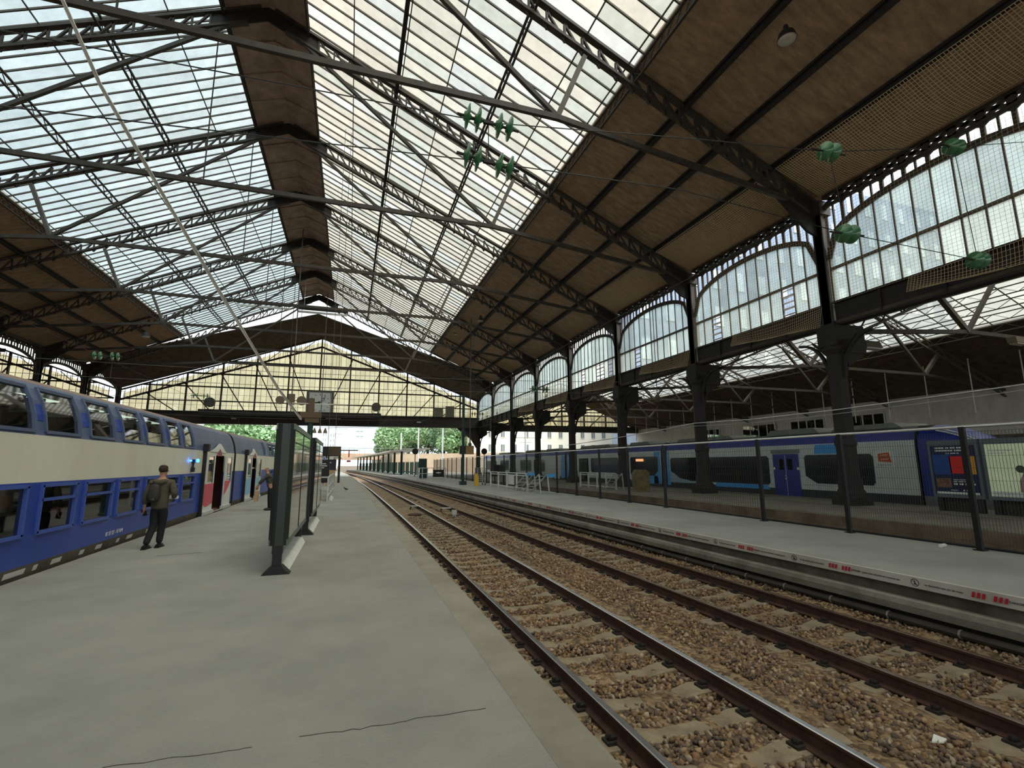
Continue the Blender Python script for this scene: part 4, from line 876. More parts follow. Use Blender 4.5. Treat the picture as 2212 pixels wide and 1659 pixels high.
r_ = rail_car('nearest silver railcar with dark window bands and a deep blue door, beyond the far platform', 13.4, 29.55, [(15.1, 18.45, .62, 1.98, .6), (20.65, 29.15, .45, 1.97, .12)], [(18.78, 20.35)],
         [(20.7, 24.8, .2, .44, SKY), (16.6, 17.9, 2.02, 2.46, SKY), (29.2, 29.56, .12, 2.45, SKY)], [(14, 17.2, .22), (17.8, 21, .28), (23.5, 28.8, .2)])
mb = M(); mb.prism([(-.006, 26.0, .32), (-.006, 29.2, .32), (-.006, 29.2, 1.1), (-.006, 28.2, .6)], (-.02, 0, 0)); mb.build('livery_swoosh', [mat('pale grey blue', (150, 176, 190), rough=.5)], r_)
mb = M(); mb.box2((-.012, 14.2, 1.40), (-.004, 15.02, 2.10)); pl = mb.build('region_emblem_sign', [WHITEP], r_)
mb = M(); mb.prism([(-.014, 14.86, 1.97), (-.014, 14.42, 2.02), (-.014, 14.32, 1.60), (-.014, 14.55, 1.63), (-.014, 14.86, 1.64)], (-.004, 0, 0)); mb.build('orange_flag', [mat('burnt orange', (196, 84, 40), rough=.5)], pl)
mb = M()
for (yc_, zc_) in ((14.62, 1.90), (14.60, 1.73)):
    mb.chain([(-.02, yc_ + .16, zc_), (-.02, yc_ + .05, zc_ + .02), (-.02, yc_ - .10, zc_ + .01), (-.02, yc_ - .16, zc_ + .045)], .03, .005, up=(1, 0, 0))
    for q in (.12, .04, -.04, -.12): mb.bar((-.02, yc_ + q, zc_), (-.02, yc_ + q + .02, zc_ - .05), .015, .005, up=(1, 0, 0))
mb.build('leopard_marks', [mat('pale orange', (236, 190, 150), rough=.5)], pl)
textmesh('NORMANDIE', .10, mat('grey ink', (120, 110, 100)), frame((-.014, 14.93, 1.46), (0, -1, 0), (0, 0, 1)), 'emblem_lettering', pl)
mb = M()
for q, w_ in ((16.9, .3), (16.5, .22), (16.2, .28)): mb.box((-.045, q - w_ / 2, .06), (.006, w_, .05))
mb.box((-.045, 15.7, .06), (.006, .16, .14)); mb.build('small_markings', [WHITEP], r_, fix=False)
rail_car('second silver railcar of the far train with a lighted window and bright blue ends', 30.25, 46.4, [(30.65, 34.3, .7, 2.1, -.5), (36.2, 41.1, .7, 2.1, .12)], [], [(30.26, 31.2, .12, 2.45, SKY), (30.6, 32.2, .1, .7, SKY), (41.5, 43.7, .0, 2.1, TGD), (44.2, 46.39, .12, 2.45, SKY)], [(32, 35, .22), (38, 44, .25)])
rail_car('third silver railcar of the far train, seen between the thick columns', 47.0, 63.0, [(52.5, 56, .7, 2.1, .12), (57, 61, .7, 2.1, .12)], [], [(47.01, 48, .12, 2.45, SKY), (48.3, 49.9, .0, 2.1, DOORW), (50.2, 51.8, .0, 2.1, DOORW)], [(49, 53, .22), (56, 60, .25)])
rail_car('farthest silver railcar of the far train, outside beyond the gable', 63.7, 80.0, [(66, 70, .7, 2.1, .12), (72, 78, .7, 2.1, .12)], [], [(63.71, 64.6, .12, 2.45, SKY)], [(66, 72, .2)])
for y, lab in ((29.9, 'dark blue gangway between the first and second railcars'), (46.7, 'dark blue gangway between the second and third railcars'), (63.35, 'dark blue gangway between the third and fourth railcars')):
    mb = M(); mb.box((22.92, y, 1.35), (2.6, .66, 3.0)); tag(mb.build('gangway_bellows', [mat('gangway blue', (26, 52, 110), rough=.6)]), lab, 'gangway')
mb = M(); mb.box((21.42, 32.9, 1.85), (.03, 1.0, .18)); tag(mb.build('window_lamp', [emit('warm window lamp', (255, 170, 110), 1.2)]), 'small warm lamp glowing in the second railcar window', 'lamp')
# sloping cabs at the near end of that train and of the next one
def cab(y0, y1, label):
    root = thing('driving_cab', label, 'train', (21.5, y0, 0), group='silver and blue train'); n = 10; secs = []
    for i in range(n + 1):
        t_ = i / n; zt = 3.12 - 2.2 * t_ ** 2.2; xin = .1 + .75 * t_ ** 2
        secs.append([(xin + .04, -.5), (xin, .3), (xin, min(2.4, zt * .75)), (xin + .15, min(2.85, zt * .92)), (1.42, zt), (2.84 - xin - .15, min(2.85, zt * .92)), (2.84 - xin, min(2.4, zt * .75)), (2.84 - xin, .3), (2.84 - xin - .04, -.5)])
    mb = M()
    for i, sc_ in enumerate(secs):
        y = (y1 - y0) * i / n
        mb.v += [(x, y, z) for x, z in sc_]
    for i in range(n):
        for k in range(8): mb.f.append((i * 9 + k, i * 9 + k + 1, (i + 1) * 9 + k + 1, (i + 1) * 9 + k)); mb.m.append(0 if k not in (0, 7) else 1); mb.t.append(None)
    mb.f.append(tuple(n * 9 + k for k in range(9))); mb.m.append(1); mb.t.append(None)
    mb.build('nose', [DBLUE, mat('nose grey', (120, 124, 126), rough=.4)], root, smooth=True)
    mb = M()
    for off in (.0, .16):
        pts = [(secs[i][3][0] - .02 + off * .5, (y1 - y0) * i / n, secs[i][3][1] + .03 + off * .5) for i in range(2, n)]; mb.chain(pts, .05, .05)
    mb.build('silver_stripes', [LGB], root)
    return root
cab(13.35, 10.2, 'sloping dark blue cab of the near railcar, behind the posters'); cab(6.2, 9.4, 'sloping blue cab of the next train at the right edge of the view')
# ------------------------------------------------------------------ people
def skin(verts, edges, radii, mt, name, parent, sub=2, root_i=0):
    me = bpy.data.meshes.new(name); me.from_pydata(verts, edges, []); o = bpy.data.objects.new(name, me); COL.objects.link(o)
    md = o.modifiers.new('s', 'SKIN'); sv = me.skin_vertices[0].data
    for i, r in enumerate(radii): sv[i].radius = (r, r) if not hasattr(r, '__len__') else r; sv[i].use_root = (i == root_i)
    md.use_smooth_shade = True; m2 = o.modifiers.new('d', 'SUBSURF'); m2.levels = sub; m2.render_levels = sub
    dg = bpy.context.evaluated_depsgraph_get(); n = bpy.data.meshes.new_from_object(o.evaluated_get(dg)); n.name = name
    bpy.data.objects.remove(o); n.materials.clear(); n.materials.append(mt); n.polygons.foreach_set('use_smooth', [True] * len(n.polygons))
    o = bpy.data.objects.new(name, n); COL.objects.link(o); o.parent = parent; return o
SKIN = mat('skin', (176, 128, 104), rough=.6)
def chain_skin(paths, mt, name, parent, sub=2):
    """paths: list of lists of ((x,y,z), r); the first vertex of each later path may coincide with an earlier one"""
    V_, E_, R_ = [], [], []; idx = {}
    for p in paths:
        prev = None
        for q, r in p:
            key = tuple(round(c, 4) for c in q)
            if key not in idx: idx[key] = len(V_); V_.append(q); R_.append(r)
            i = idx[key]
            if prev is not None and prev != i: E_.append((prev, i))
            prev = i
    return skin(V_, E_, R_, mt, name, parent, sub)
def hand_paths(w, d, side_, r=.030):
    """five fingers from a wrist w, pointing along d"""
    w = Vector(w); d = Vector(d).normalized(); sd = Vector(side_).normalized(); out = []
    palm = w + d * .07; out.append([(tuple(w), .024), (tuple(palm), .034)])
    for j, (o_, l) in enumerate(((-.028, .062), (-.010, .072), (.009, .068), (.026, .054))):
        a = palm + sd * o_ + d * .012; n_ = sd.cross(d) * .012; out.append([(tuple(palm), .034), (tuple(a), .011), (tuple(a + d * l * .55 + n_), .009), (tuple(a + d * l * .9 + n_ * 2.2), .007)])
    th = w + d * .03 - sd * .03; out.append([(tuple(w), .024), (tuple(th), .013), (tuple(th + d * .035 - sd * .015), .010)])
    return out
# walking man with a backpack
S_ = .93
p1 = thing('person', 'person walking away in an olive-grey hooded jacket and black jeans, beside the blue train', 'person', (-3.66, 11.95, 0), math.radians(-4))
J = lambda x, y, z: (x * S_, y * S_, z * S_)
hip = J(0, .0, .90)
LH, RH = J(-.09, 0, .88), J(.09, 0, .88); LK, RK = J(-.075, .02, .50), J(.05, .10, .50); LA, RA = J(-.13, -.16, .10), J(.04, .05, .09)
LS, RS = J(-.19, 0, 1.40), J(.19, 0, 1.40); LE, RE = J(-.27, -.04, 1.12), J(.30, -.06, 1.14); LW, RW = J(-.29, .02, .87), J(.20, .16, 1.06)
body = [[(hip, .10), (J(0, 0, 1.1), .11), (J(0, .0, 1.3), .12), (J(0, 0, 1.42), .09), (J(0, .01, 1.50), .052), (J(0, .02, 1.58), .06), (J(0, .03, 1.66), .085), (J(0, .02, 1.75), .05)],
        [(J(0, 0, 1.42), .09), (LS, .05), (LE, .037), (LW, .026)], [(J(0, 0, 1.42), .09), (RS, .05), (RE, .037), (RW, .026)],
        [(hip, .10), (LH, .08), (LK, .052), (LA, .034)], [(hip, .10), (RH, .08), (RK, .052), (RA, .034)]]
body += hand_paths(LW, (-.02, .05, -1), (0, 1, 0)) + hand_paths(RW, (-.5, .6, .1), (0, 0, 1))
chain_skin(body, SKIN, 'body', p1)
JACK = mat('olive grey cloth', (88, 82, 68), (70, 66, 54), 9, .95, bump=.3, bscale=30); JEAN = mat('black denim', (22, 24, 28), rough=.9)
chain_skin([[(J(0, 0, .80), (.15, .12)), (J(0, 0, .88), (.165, .13)), (J(0, 0, 1.05), (.16, .125)), (J(0, 0, 1.25), (.175, .13)), (J(0, 0, 1.40), (.14, .11)), (J(0, 0, 1.48), (.085, .08))],
            [(J(0, 0, 1.40), (.14, .11)), (LS, .075), (LE, .062), (J(-.287, .01, .92), .046)], [(J(0, 0, 1.40), (.14, .11)), (RS, .075), (RE, .062), (J(.215, .13, 1.07), .046)]], JACK, 'hooded_jacket', p1)
chain_skin([[(J(-.13, -.02, 1.44), .055), (J(-.08, -.10, 1.42), .06), (J(0, -.12, 1.40), .065), (J(.08, -.10, 1.42), .06), (J(.13, -.02, 1.44), .055)]], JACK, 'hood', p1)
chain_skin([[(J(0, 0, .94), (.155, .12)), (J(0, 0, .86), (.15, .115))], [(J(0, 0, .86), (.15, .115)), (LH, .105), (LK, .075), (J(-.128, -.155, .085), .062)], [(J(0, 0, .86), (.15, .115)), (RH, .105), (RK, .075), (J(.042, .055, .075), .062)]], JEAN, 'trousers', p1)
for a, d in ((LA, (0, 1)), (RA, (0, 1))):
    mb = M(); x, y, z = a; mb.tube([(x, y - .06, .035 + (z - .09)), (x, y + .02, .045 + (z - .09)), (x, y + .12, .035), (x, y + .19, .028)], [.042, .052, .045, .025], 8); mb.box((x, y + .05, .012), (.085, .27, .024)); mb.build('shoe', [BLACK], p1, smooth=False)
chain_skin([[(J(0, -.015, 1.61), .066), (J(0, -.005, 1.68), .092), (J(0, .015, 1.74), .086), (J(0, .03, 1.78), .06)]], mat('short brown hair', (64, 46, 36), (44, 32, 26), 30, .9), 'hair', p1)
for sx in (-1, 1):
    mb = M(); mb.lathe([(.004, -.01), (.018, 0), (.016, .012), (.004, .016)], (sx * .085 * S_, .025, 1.655 * S_), 8, axis=(1, 0, 0)); mb.build('ear', [SKIN], p1)
bp = thing('backpack', 'black backpack on the back of the person walking away', 'backpack', p1.location, p1.rotation_euler[2])
chain_skin([[(J(-.06, -.20, .96), (.125, .085)), (J(-.06, -.21, 1.12), (.13, .09)), (J(-.05, -.19, 1.30), (.11, .07)), (J(-.05, -.17, 1.38), (.07, .05))]], mat('black nylon', (26, 26, 26), (52, 48, 40), 3, .7), 'pack_body', bp)
chain_skin([[(J(-.06, -.285, .98), (.09, .03)), (J(-.06, -.29, 1.09), (.09, .03))]], BLACK, 'front_pocket', bp, 1)
mb = M(); mb.chain([J(-.15, -.12, 1.38), J(-.14, .02, 1.475), J(-.14, .13, 1.40), J(-.15, .12, 1.15)], .05, .015); mb.chain([J(.06, -.12, 1.38), J(.12, .02, 1.475), J(.12, .13, 1.40), J(.12, .12, 1.15)], .05, .015); mb.build('shoulder_straps', [BLACK], bp)
mb = M(); mb.bar((-3.66 - .285, 11.98, .77), (-3.66 - .25, 12.02, .64), .08, .015, up=(0, 1, 0)); tag(mb.build('phone', [BLACK]), 'black phone held low in the left hand of the walking person', 'phone')
mb = M(); mb.box((-3.66 + .17, 12.16, .985), (.16, .10, .06)); tag(mb.build('food_box', [WHITEP]), 'small white box held at the waist of the walking person', 'box')
# person bending down behind the glass panels
p2 = thing('person', 'person in black patterned top reaching forward beside the second carriage, half behind the advertising panel', 'person', (-2.75, 20.2, 0), math.radians(8))
B_hip = (.02, 0, .90); B_ch = (-.08, .0, 1.24); B_nk = (-.12, 0, 1.38)
pa = [[(B_hip, .10), ((-.03, 0, 1.08), .11), (B_ch, .11), (B_nk, .05), ((-.15, 0, 1.46), .07), ((-.16, 0, 1.54), .07)],
      [(B_ch, .11), ((-.11, -.17, 1.26), .045), ((-.30, -.19, 1.08), .035), ((-.42, -.16, .90), .025)], [(B_ch, .11), ((-.11, .17, 1.26), .045), ((-.28, .19, 1.06), .035), ((-.40, .16, .88), .025)],
      [(B_hip, .10), ((.02, -.09, .86), .08), ((.03, -.09, .47), .05), ((.05, -.10, .09), .035)], [(B_hip, .10), ((.02, .09, .86), .08), ((.0, .10, .47), .05), ((.02, .12, .09), .035)]]
pa += hand_paths((-.42, -.16, .90), (-.2, .02, -1), (1, 0, 0)) + hand_paths((-.40, .16, .88), (-.2, .02, -1), (1, 0, 0))
chain_skin(pa, SKIN, 'body', p2)
BLKT = mat('black patterned cloth', (26, 26, 26), (96, 92, 84), 14, .9)
chain_skin([[((.03, 0, .80), (.14, .14)), ((.03, 0, .88), (.14, .15)), ((-.03, 0, 1.08), (.14, .15)), (B_ch, (.13, .15)), ((-.11, 0, 1.34), (.09, .09))], [(B_ch, (.13, .15)), ((-.11, -.17, 1.26), .07), ((-.30, -.19, 1.08), .06), ((-.38, -.17, .96), .05)], [(B_ch, (.13, .15)), ((-.11, .17, 1.26), .07), ((-.28, .19, 1.06), .06), ((-.37, .17, .94), .05)]], BLKT, 'shirt', p2)
chain_skin([[((.02, 0, .93), .12), ((.02, 0, .88), .13)], [((.02, 0, .88), .13), ((.02, -.09, .86), .10), ((.03, -.09, .47), .072), ((.05, -.10, .07), .06)], [((.02, 0, .88), .13), ((.02, .09, .86), .10), ((.0, .10, .47), .072), ((.02, .12, .07), .06)]], JEAN, 'trousers', p2)
for x, y in ((.05, -.10), (.02, .12)): mb = M(); mb.tube([(x + .06, y, .04), (x, y, .05), (x - .12, y, .035), (x - .18, y, .025)], [.04, .05, .04, .02], 8); mb.build('shoe', [BLACK], p2)
chain_skin([[((-.13, 0, 1.50), .075), ((-.15, 0, 1.575), .075)]], mat('grey hair', (170, 166, 158), rough=.9), 'hair', p2)
bg = thing('shopping_bag', 'slim tan bag hanging from the hand of the person half behind the panel', 'bag', (-3.17, 20.05, .34))
mb = M(); mb.prism([(-.05, -.10, 0), (.06, -.10, 0), (.07, -.10, .36), (-.06, -.10, .36)], (0, .2, 0)); mb.build('bag_body', [mat('tan cloth', (176, 146, 112), rough=.9)], bg)
mb = M(); mb.chain([(-.03, 0, .36), (.0, 0, .50), (.04, 0, .36)], .015); mb.build('bag_handle', [MATS['tan cloth']], bg)
# pigeon
pg = thing('pigeon', 'small dark pigeon standing on the platform beyond the glass panels', 'pigeon', (-.13, 32.4, 0), math.radians(200))
chain_skin([[((-.16, 0, .10), .012), ((-.08, 0, .13), .045), ((0, 0, .15), .062), ((.08, 0, .18), .045), ((.11, 0, .24), .024), ((.12, 0, .27), .028)]], mat('pigeon grey', (62, 66, 76), rough=.8), 'body', pg)
mb = M(); mb.bar((.14, 0, .27), (.18, 0, .26), .014); mb.build('beak', [BLACK], pg)
for sy in (-.02, .02): mb = M(); mb.tube([(0, sy, .10), (.01, sy, .01)], .006, 5); mb.box((.02, sy, .006), (.05, .02, .008)); mb.build('leg', [RED], pg)

# ------------------------------------------------------------------ fence along the middle platform
XF = 11.22; yfs = [6.12 + 2.5 * k for k in range(-2, 3)] + [6.12 + 9.5 + 2.5 * k for k in range(0, 22)]; yfs.sort()
pp = thing('fence_post', 'slim dark post of the mesh fence on the middle platform', 'fence post', (XF, yfs[0], 0), group='posts of the mesh fence')
mb = M(); mb.box((0, 0, 1.15), (.07, .09, 2.3)); mb.build('upright', [BLACK], pp); mb = M(); mb.box((0, 0, .01), (.16, .16, .02)); mb.build('base_plate', [BLACK], pp); note(pp)
for y in yfs[1:]: dup(pp, (XF, y, 0))
def panel(w):
    mb = M(); n = int(w / .05); nz = 10
    for k in range(1, n): mb.bar((0, k * w / n, .12), (0, k * w / n, 2.2), .0045)
    for k in range(nz): z = .15 + k * 2.05 / (nz - 1); mb.bar((.006, 0, z), (.006, w, z), .005)
    return mb
FM = panel(2.5).build('wire_mesh_panel', [mat('dark green wire', (46, 54, 50), rough=.6)], fix=False).data; bpy.data.objects.remove(COL.objects['wire_mesh_panel'])
for a, b in zip(yfs, yfs[1:]):
    o = bpy.data.objects.new('wire_mesh_panel', FM); COL.objects.link(o); o.location = (XF, a, 0); o.scale = (1, (b - a) / 2.5, 1)
    tag(o, 'fine wire mesh panel stretched between two dark fence posts', 'fence', 'panels of the mesh fence')
mb = M(); mb.tube([(XF, y, 2.30) for y in (-2, 10, 20, 30, 45, 62)], .030, 8); tag(mb.build('fence_top_tube', [CHROME], smooth=True, fix=False), 'gleaming bright tube running along the top of the mesh fence', 'tube')
mb = M(); mb.tube([(XF + .25, y, .02) for y in (-2, 10, 30, 62)], .03, 6); tag(mb.build('floor_cable', [BLACK]), 'black cable lying along the back edge of the middle platform', 'cable')
# bright cable on the thick columns
mb = M(); pts = []
for i in range(-1, 4):
    y = YC + i * SCC; zc = 3.83 if i != 0 else 3.66
    pts.append((XW - .42, y, {-1: 3.85, 0: 3.66, 1: 3.80, 2: 3.42, 3: 3.2}[i]))
    if i < 3: pts.append((XW - .42, y + SCC / 2, {-1: 3.74, 0: 3.66, 1: 3.58, 2: 3.3}[i]))
mb.tube(pts, .026, 8); tag(mb.build('column_cable', [CHROME], smooth=True, fix=False), 'gleaming slack cable slung from column to column above the far platform', 'cable')
mb = M(); mb.tube([(XW - .42, p[1], p[2] - .16) for p in pts[:6]], .012, 6); tag(mb.build('column_cable', [LGREY], fix=False), 'thin grey cable just under the gleaming column cable', 'cable')
# bright cable high over the left platform, falling to the tall pole
mb = M(); ps = [at(60, -120, 4.2), at(135, 0, 5.0), at(215, 180, 6.2), at(340, 400, 8.3), at(480, 640, 12.0), at(600, 838, 17.2), at(650, 905, 20.0)]
mb.tube([tuple(p) for p in ps], [.016, .018, .022, .028, .036, .042, .042], 8); tag(mb.build('overhead_cable', [CHROME], smooth=True, fix=False), 'gleaming thick cable dropping from the upper left roof to the tall platform pole', 'cable')
# tall pole behind the panels
root = thing('cable_pole', 'tall dark pole with brown boxes near its top, behind the glass panels', 'pole', (-1.5, 20.2, 0)); mb = M(); mb.lathe([(.16, 0), (.16, .05), (.12, .1), (.12, 1.2), (.10, 3.7)], (0, 0, 0), 10); mb.build('shaft', [GREENS], root)
mb = M(); mb.box((0, 0, 3.55), (.75, .35, .22)); mb.box((-.0, 0, 3.9), (.2, .2, .6)); mb.box((.05, 0, 3.36), (.5, .3, .2)); mb.build('junction_boxes', [mat('brown box', (92, 74, 50), rough=.7)], root)
mb = M(); mb.bar((-.7, 0, 4.0), (1.3, 0, 4.0), .03); mb.build('cross_arm', [CREAM], root)

# ------------------------------------------------------------------ glass advertising panels on the left platform
def adpanel(y0, y1, x, label, second=False):
    root = thing('advertising_panel', label, 'advertising panel', (x, y0, 0), group='glass advertising panels'); L = y1 - y0
    mb = M(); mb.box((0, .02, .2), (.13, .10, .42)); mb.box((0, .02, 1.3), (.15, .12, 2.0)); mb.build('support_post', [BLACK], root)
    mb = M(); mb.box((0, L - .1, .2), (.13, .10, .42)); mb.build('support_post', [BLACK], root)
    mb = M(); mb.prism([(-.2, -.08, 0), (.2, -.08, 0), (.08, -.08, .12), (-.08, -.08, .12)], (0, .22, 0)); mb.build('foot', [BLACK], root)
    pr = [(-.14, .08), (-.14, .02), (-.075, -.04), (-.04, -.055), (.04, -.055), (.075, -.04), (.14, .02), (.14, .08)]
    mb = M(); mb.prism([(a, b, .42) for a, b in pr], (0, 0, 1.88)); mb.build('rounded_end', [mat('near black green enamel', (40, 46, 40), rough=.35) if not second else BLACK], root)
    mb = M(); mb.box((0, L - .03, 1.36), (.27, .06, 1.88)); mb.box((0, L / 2, 2.26), (.275, L, .09)); mb.box((0, L / 2, .46), (.275, L, .09)); mb.build('frame', [mat('grey green metal', (96, 112, 98), rough=.4)], root)
    for sx in (-1, 1):
        mb = M(); mb.box2((sx * .115, .1, .5), (sx * .13, L * .5 - .01, 2.2)); mb.box2((sx * .115, L * .5 + .01, .5), (sx * .13, L - .08, 2.2)); mb.build('glass_panel', [mat('mirror-like tinted glass', (196, 190, 176), rough=.04, metal=.85)], root)
        mb = M(); mb.box2((sx * .13, .06, .48), (sx * .138, .12, 2.22)); mb.box2((sx * .13, L * .5 - .02, .48), (sx * .138, L * .5 + .02, 2.22)); mb.box2((sx * .13, .06, 2.0), (sx * .135, L, 2.02)); mb.build('glass_edging', [BLACK], root)
    mb = M(); mb.prism([(.06, .12, 0), (.16, .12, 0), (.10, .12, .10), (.06, .12, .10)], (0, L - .3, 0)); mb.build('base_channel', [WHITEP], root)
    mb = M(); mb.prism([(-.06, .12, .0), (.06, .12, 0), (.06, .12, .12), (-.06, .12, .12)], (0, L - .3, 0)); mb.build('base_rail', [LGREY], root)
    return root
adpanel(8.5, 11.9, -.99, 'nearest tall glass advertising panel with a dark rounded end, on the left platform'); adpanel(12.85, 16.2, -.93, 'second glass advertising panel, directly behind the nearest one', True)

# ------------------------------------------------------------------ things further down the left platform
root = thing('stair_railing', 'grey metal railing round the stairwell down the left platform', 'railing', (-1.3, 24, 0))
mb = M()
for y in (24, 26.8, 29.6, 32.4): mb.box((.42, y - 24, .55), (.07, .07, 1.1))
for z in (.2, .62, 1.08): mb.bar((.42, 0, z), (.42, 8.4, z), .06, .05)
mb.box((-.15, 0, .55), (.07, .07, 1.1)); mb.bar((-.7, 0, 1.08), (.42, 0, 1.08), .06); mb.bar((-.7, 0, .62), (.42, 0, .62), .05); mb.build('rails', [LGREY], root)
mb = M(); mb.box((-.45, .6, .25), (1.1, 1.2, .5)); mb.box((-.45, .1, .7), (.9, .08, .25)); mb.build('bench_base', [mat('beige bench', (160, 152, 128), rough=.7)], root)
mb = M(); mb.prism([(.46, 0, 0), (.62, 0, 0), (.5, 0, .12)], (0, 2.8, 0)); mb.build('kick_plate', [LGREY], root)
def board(px, py, Y, w, h, name, label, face, th=.25, text=None, rz=0, tsize=.18):
    p = at(px, py, Y); root = thing(name, label, 'sign', (p.x, p.y, p.z), rz); mb = M(); mb.box((0, 0, 0), (w, th, h)); mb.build('casing', [BLACK], root)
    mb = M(); mb.box((0, -th / 2 - .01, 0), (w - .08, .02, h - .08)); f_ = mb.build('face', [face], root)
    for i, tx in enumerate(text or ()): lm = M(); lm.box((-w / 2 + .08 + tx / 2, -th / 2 - .024, h / 2 - .2 - i * tsize), (tx, .008, tsize * .35)); lm.build('text_line', [WHITEP], f_)
    return root
r_ = board(712, 975, 28, 1.15, .52, 'departure_display', 'hanging departure display above the left platform, black and brown', mat('brown display', (110, 86, 52), (40, 40, 40), 1, .5)); mb = M(); mb.box((-.3, -.15, 0), (.5, .03, .46)); mb.build('dark_half', [BLACK], r_)

for q in (-.1, .25): mb = M(); mb.tube([(q, 0, .25), (q, 0, zroof(r_.location.x + q - XR) - .1 - r_.location.z)], .014, 6); mb.build('suspension_rod', [STEELG], r_)
r_ = board(1008, 972, 45, 1.35, .8, 'departure_display', 'hanging departure display by the left edge of the column row, over the middle platform', mat('brown display lit', (168, 132, 78), rough=.6)); mb = M(); mb.box((-.38, -.15, 0), (.5, .03, .7)); mb.build('dark_half', [BLACK], r_); mb = M(); mb.tube([(.35, 0, .4), (.35, 0, zroof(r_.location.x + .35 - XR) - .1 - r_.location.z)], .03, 6); mb.build('suspension_rod', [STEELG], r_)  # face in a paler brown than the other display, no emission
r_ = board(699, 1018, 27, .55, 1.15, 'information_board', 'upright black information board beyond the second glass panel', BLACK, text=[.3, .36, .22], tsize=.1); mb = M(); mb.box((.0, 0, -.72), (.1, .1, .5)); mb.build('stand', [LGREY], r_)
r_ = board(715, 1005, 33, .62, .72, 'information_board', 'smaller dark information board behind the black one', mat('navy board', (30, 32, 52), rough=.4), text=[.25], tsize=.12); mb = M(); mb.box((0, 0, -.8), (.55, .3, 1.0)); mb.build('cabinet', [mat('tan cabinet', (176, 152, 108), rough=.6)], r_)
root = thing('signal_mast', 'white mast with a round grey mirror beside the platform end', 'mast', (-1.35, 41, 0)); mb = M(); mb.box((0, 0, 1.2), (.30, .25, 2.4)); mb.build('mast', [WHITEP], root)
mb = M(); mb.box((0, -.16, 2.75), (.85, .1, .62)); mb.build('back_board', [WHITEP], root); mb = M(); mb.lathe([(.24, -.03), (.24, .03)], (-.05, -.24, 2.78), 16, axis=(0, 1, 0)); mb.build('round_mirror', [mat('grey green mirror', (96, 112, 104), rough=.3)], root)
root = thing('gantry_post', 'slim dark post with a cross arm at the end of the left platform', 'pole', (-.87, 47.5, 0)); mb = M(); mb.box((0, 0, 1.5), (.2, .2, 3.0)); mb.bar((0, 0, 2.95), (1.6, 0, 2.95), .08); mb.build('post', [STEELD], root)
mb = M(); mb.box((.8, 0, 2.6), (.1, .1, .6)); mb.box((.8, 0, 1.95), (.35, .06, .16)); mb.build('no_entry_plate', [RED], root)

# ------------------------------------------------------------------ middle platform: barriers, boards, bin, yellow post
def barrier(x0, y0, x1, y1, label, slopes=2, h_=1.0):
    root = thing('tubular_barrier', label, 'barrier', (x0, y0, 0), math.atan2(y1 - y0, x1 - x0), 'tubular barriers'); L = math.hypot(x1 - x0, y1 - y0); base = L * (.66 if slopes else 1)
    mb = M()
    for k in range(5): mb.box((base * k / 4, 0, h_ / 2), (.09, .09, h_))
    for z in (.15, h_ - .14, h_): mb.bar((0, 0, z), (base, 0, z), .05, .06)
    mb.build('guard_frame', [WHITEP], root)
    for j in range(slopes):
        o_ = base + .1 + j * L * .17; mb = M()
        for q in (-.25, .25): mb.bar((o_ - L * .18, q, .03), (o_ + L * .03, q, h_), .05, .05); mb.bar((o_ + L * .03, q, h_), (o_ + L * .05, q, 0), .06)
        for t_ in range(5): mb.bar((o_ - L * .18 + L * .21 * (t_ + .5) / 5, -.25, h_ * (t_ + .5) / 5), (o_ - L * .18 + L * .21 * (t_ + .5) / 5, .25, h_ * (t_ + .5) / 5), .18, .03)
        mb.build('sloping_ladder', [LGREY], root)
    return root
r_ = barrier(10.1, 35.4, 10.2, 23.6, 'white tubular barrier with sloping ladders on the middle platform', 2, 1.05)
mb = M(); mb.box((5.0, -.08, .62), (1.2, .02, .62)); mb.build('notice_plate', [WHITEP], r_)
mb = M(); mb.box((8.3, 0, 1.02), (.5, .3, .16)); mb.build('blue_hinge', [SKY], r_); mb = M(); mb.box((11.3, 0, 1.0), (.4, .3, .16)); mb.build('blue_hinge', [SKY], r_)
barrier(15.6, 31.5, 16.0, 24.8, 'white tubular barrier with a sloping ladder on the far platform', 1, 1.0)
mb = M(); mb.prism([(15.7, 24.6, 0), (16.5, 24.4, 0), (16.5, 24.4, 1.1), (16.3, 24.4, 1.25), (15.8, 24.6, 1.25), (15.65, 24.6, 1.0)], (.1, .5, 0)); tag(mb.build('sand_coloured_box', [mat('mottled tan', (150, 132, 84), (96, 88, 62), 5, .9)]), 'mottled tan box beside the far barrier, in front of the blue train end', 'box')
root = thing('luggage_trolley', 'wire luggage trolley parked at the left end of the white barrier', 'trolley', (9.75, 37.2, 0)); mb = M()
for x in (-.3, .3):
    for y in (-.4, .4): mb.bar((x, y, .15), (x, y, 1.35), .04)
for k in range(8): mb.bar((-.3, -.4, .2 + k * .16), (.3, -.4, .2 + k * .16), .015); mb.bar((-.3, .4, .2 + k * .16), (.3, .4, .2 + k * .16), .015)
mb.build('cage', [LGREY], root); mb = M()
for x in (-.3, .3):
    for y in (-.4, .4): mb.lathe([(.09, -.02), (.09, .02)], (x, y, .09), 10, axis=(1, 0, 0))
mb.build('wheels', [BLACK], root)
root = thing('validator_post', 'yellow ticket post standing on the middle platform', 'ticket post', (9.13, 35.9, 0)); mb = M(); mb.box((0, 0, .36), (.30, .28, .72)); mb.box((-.03, 0, .8), (.22, .24, .24)); mb.build('yellow_body', [mat('signal yellow', (224, 184, 66), rough=.5)], root)
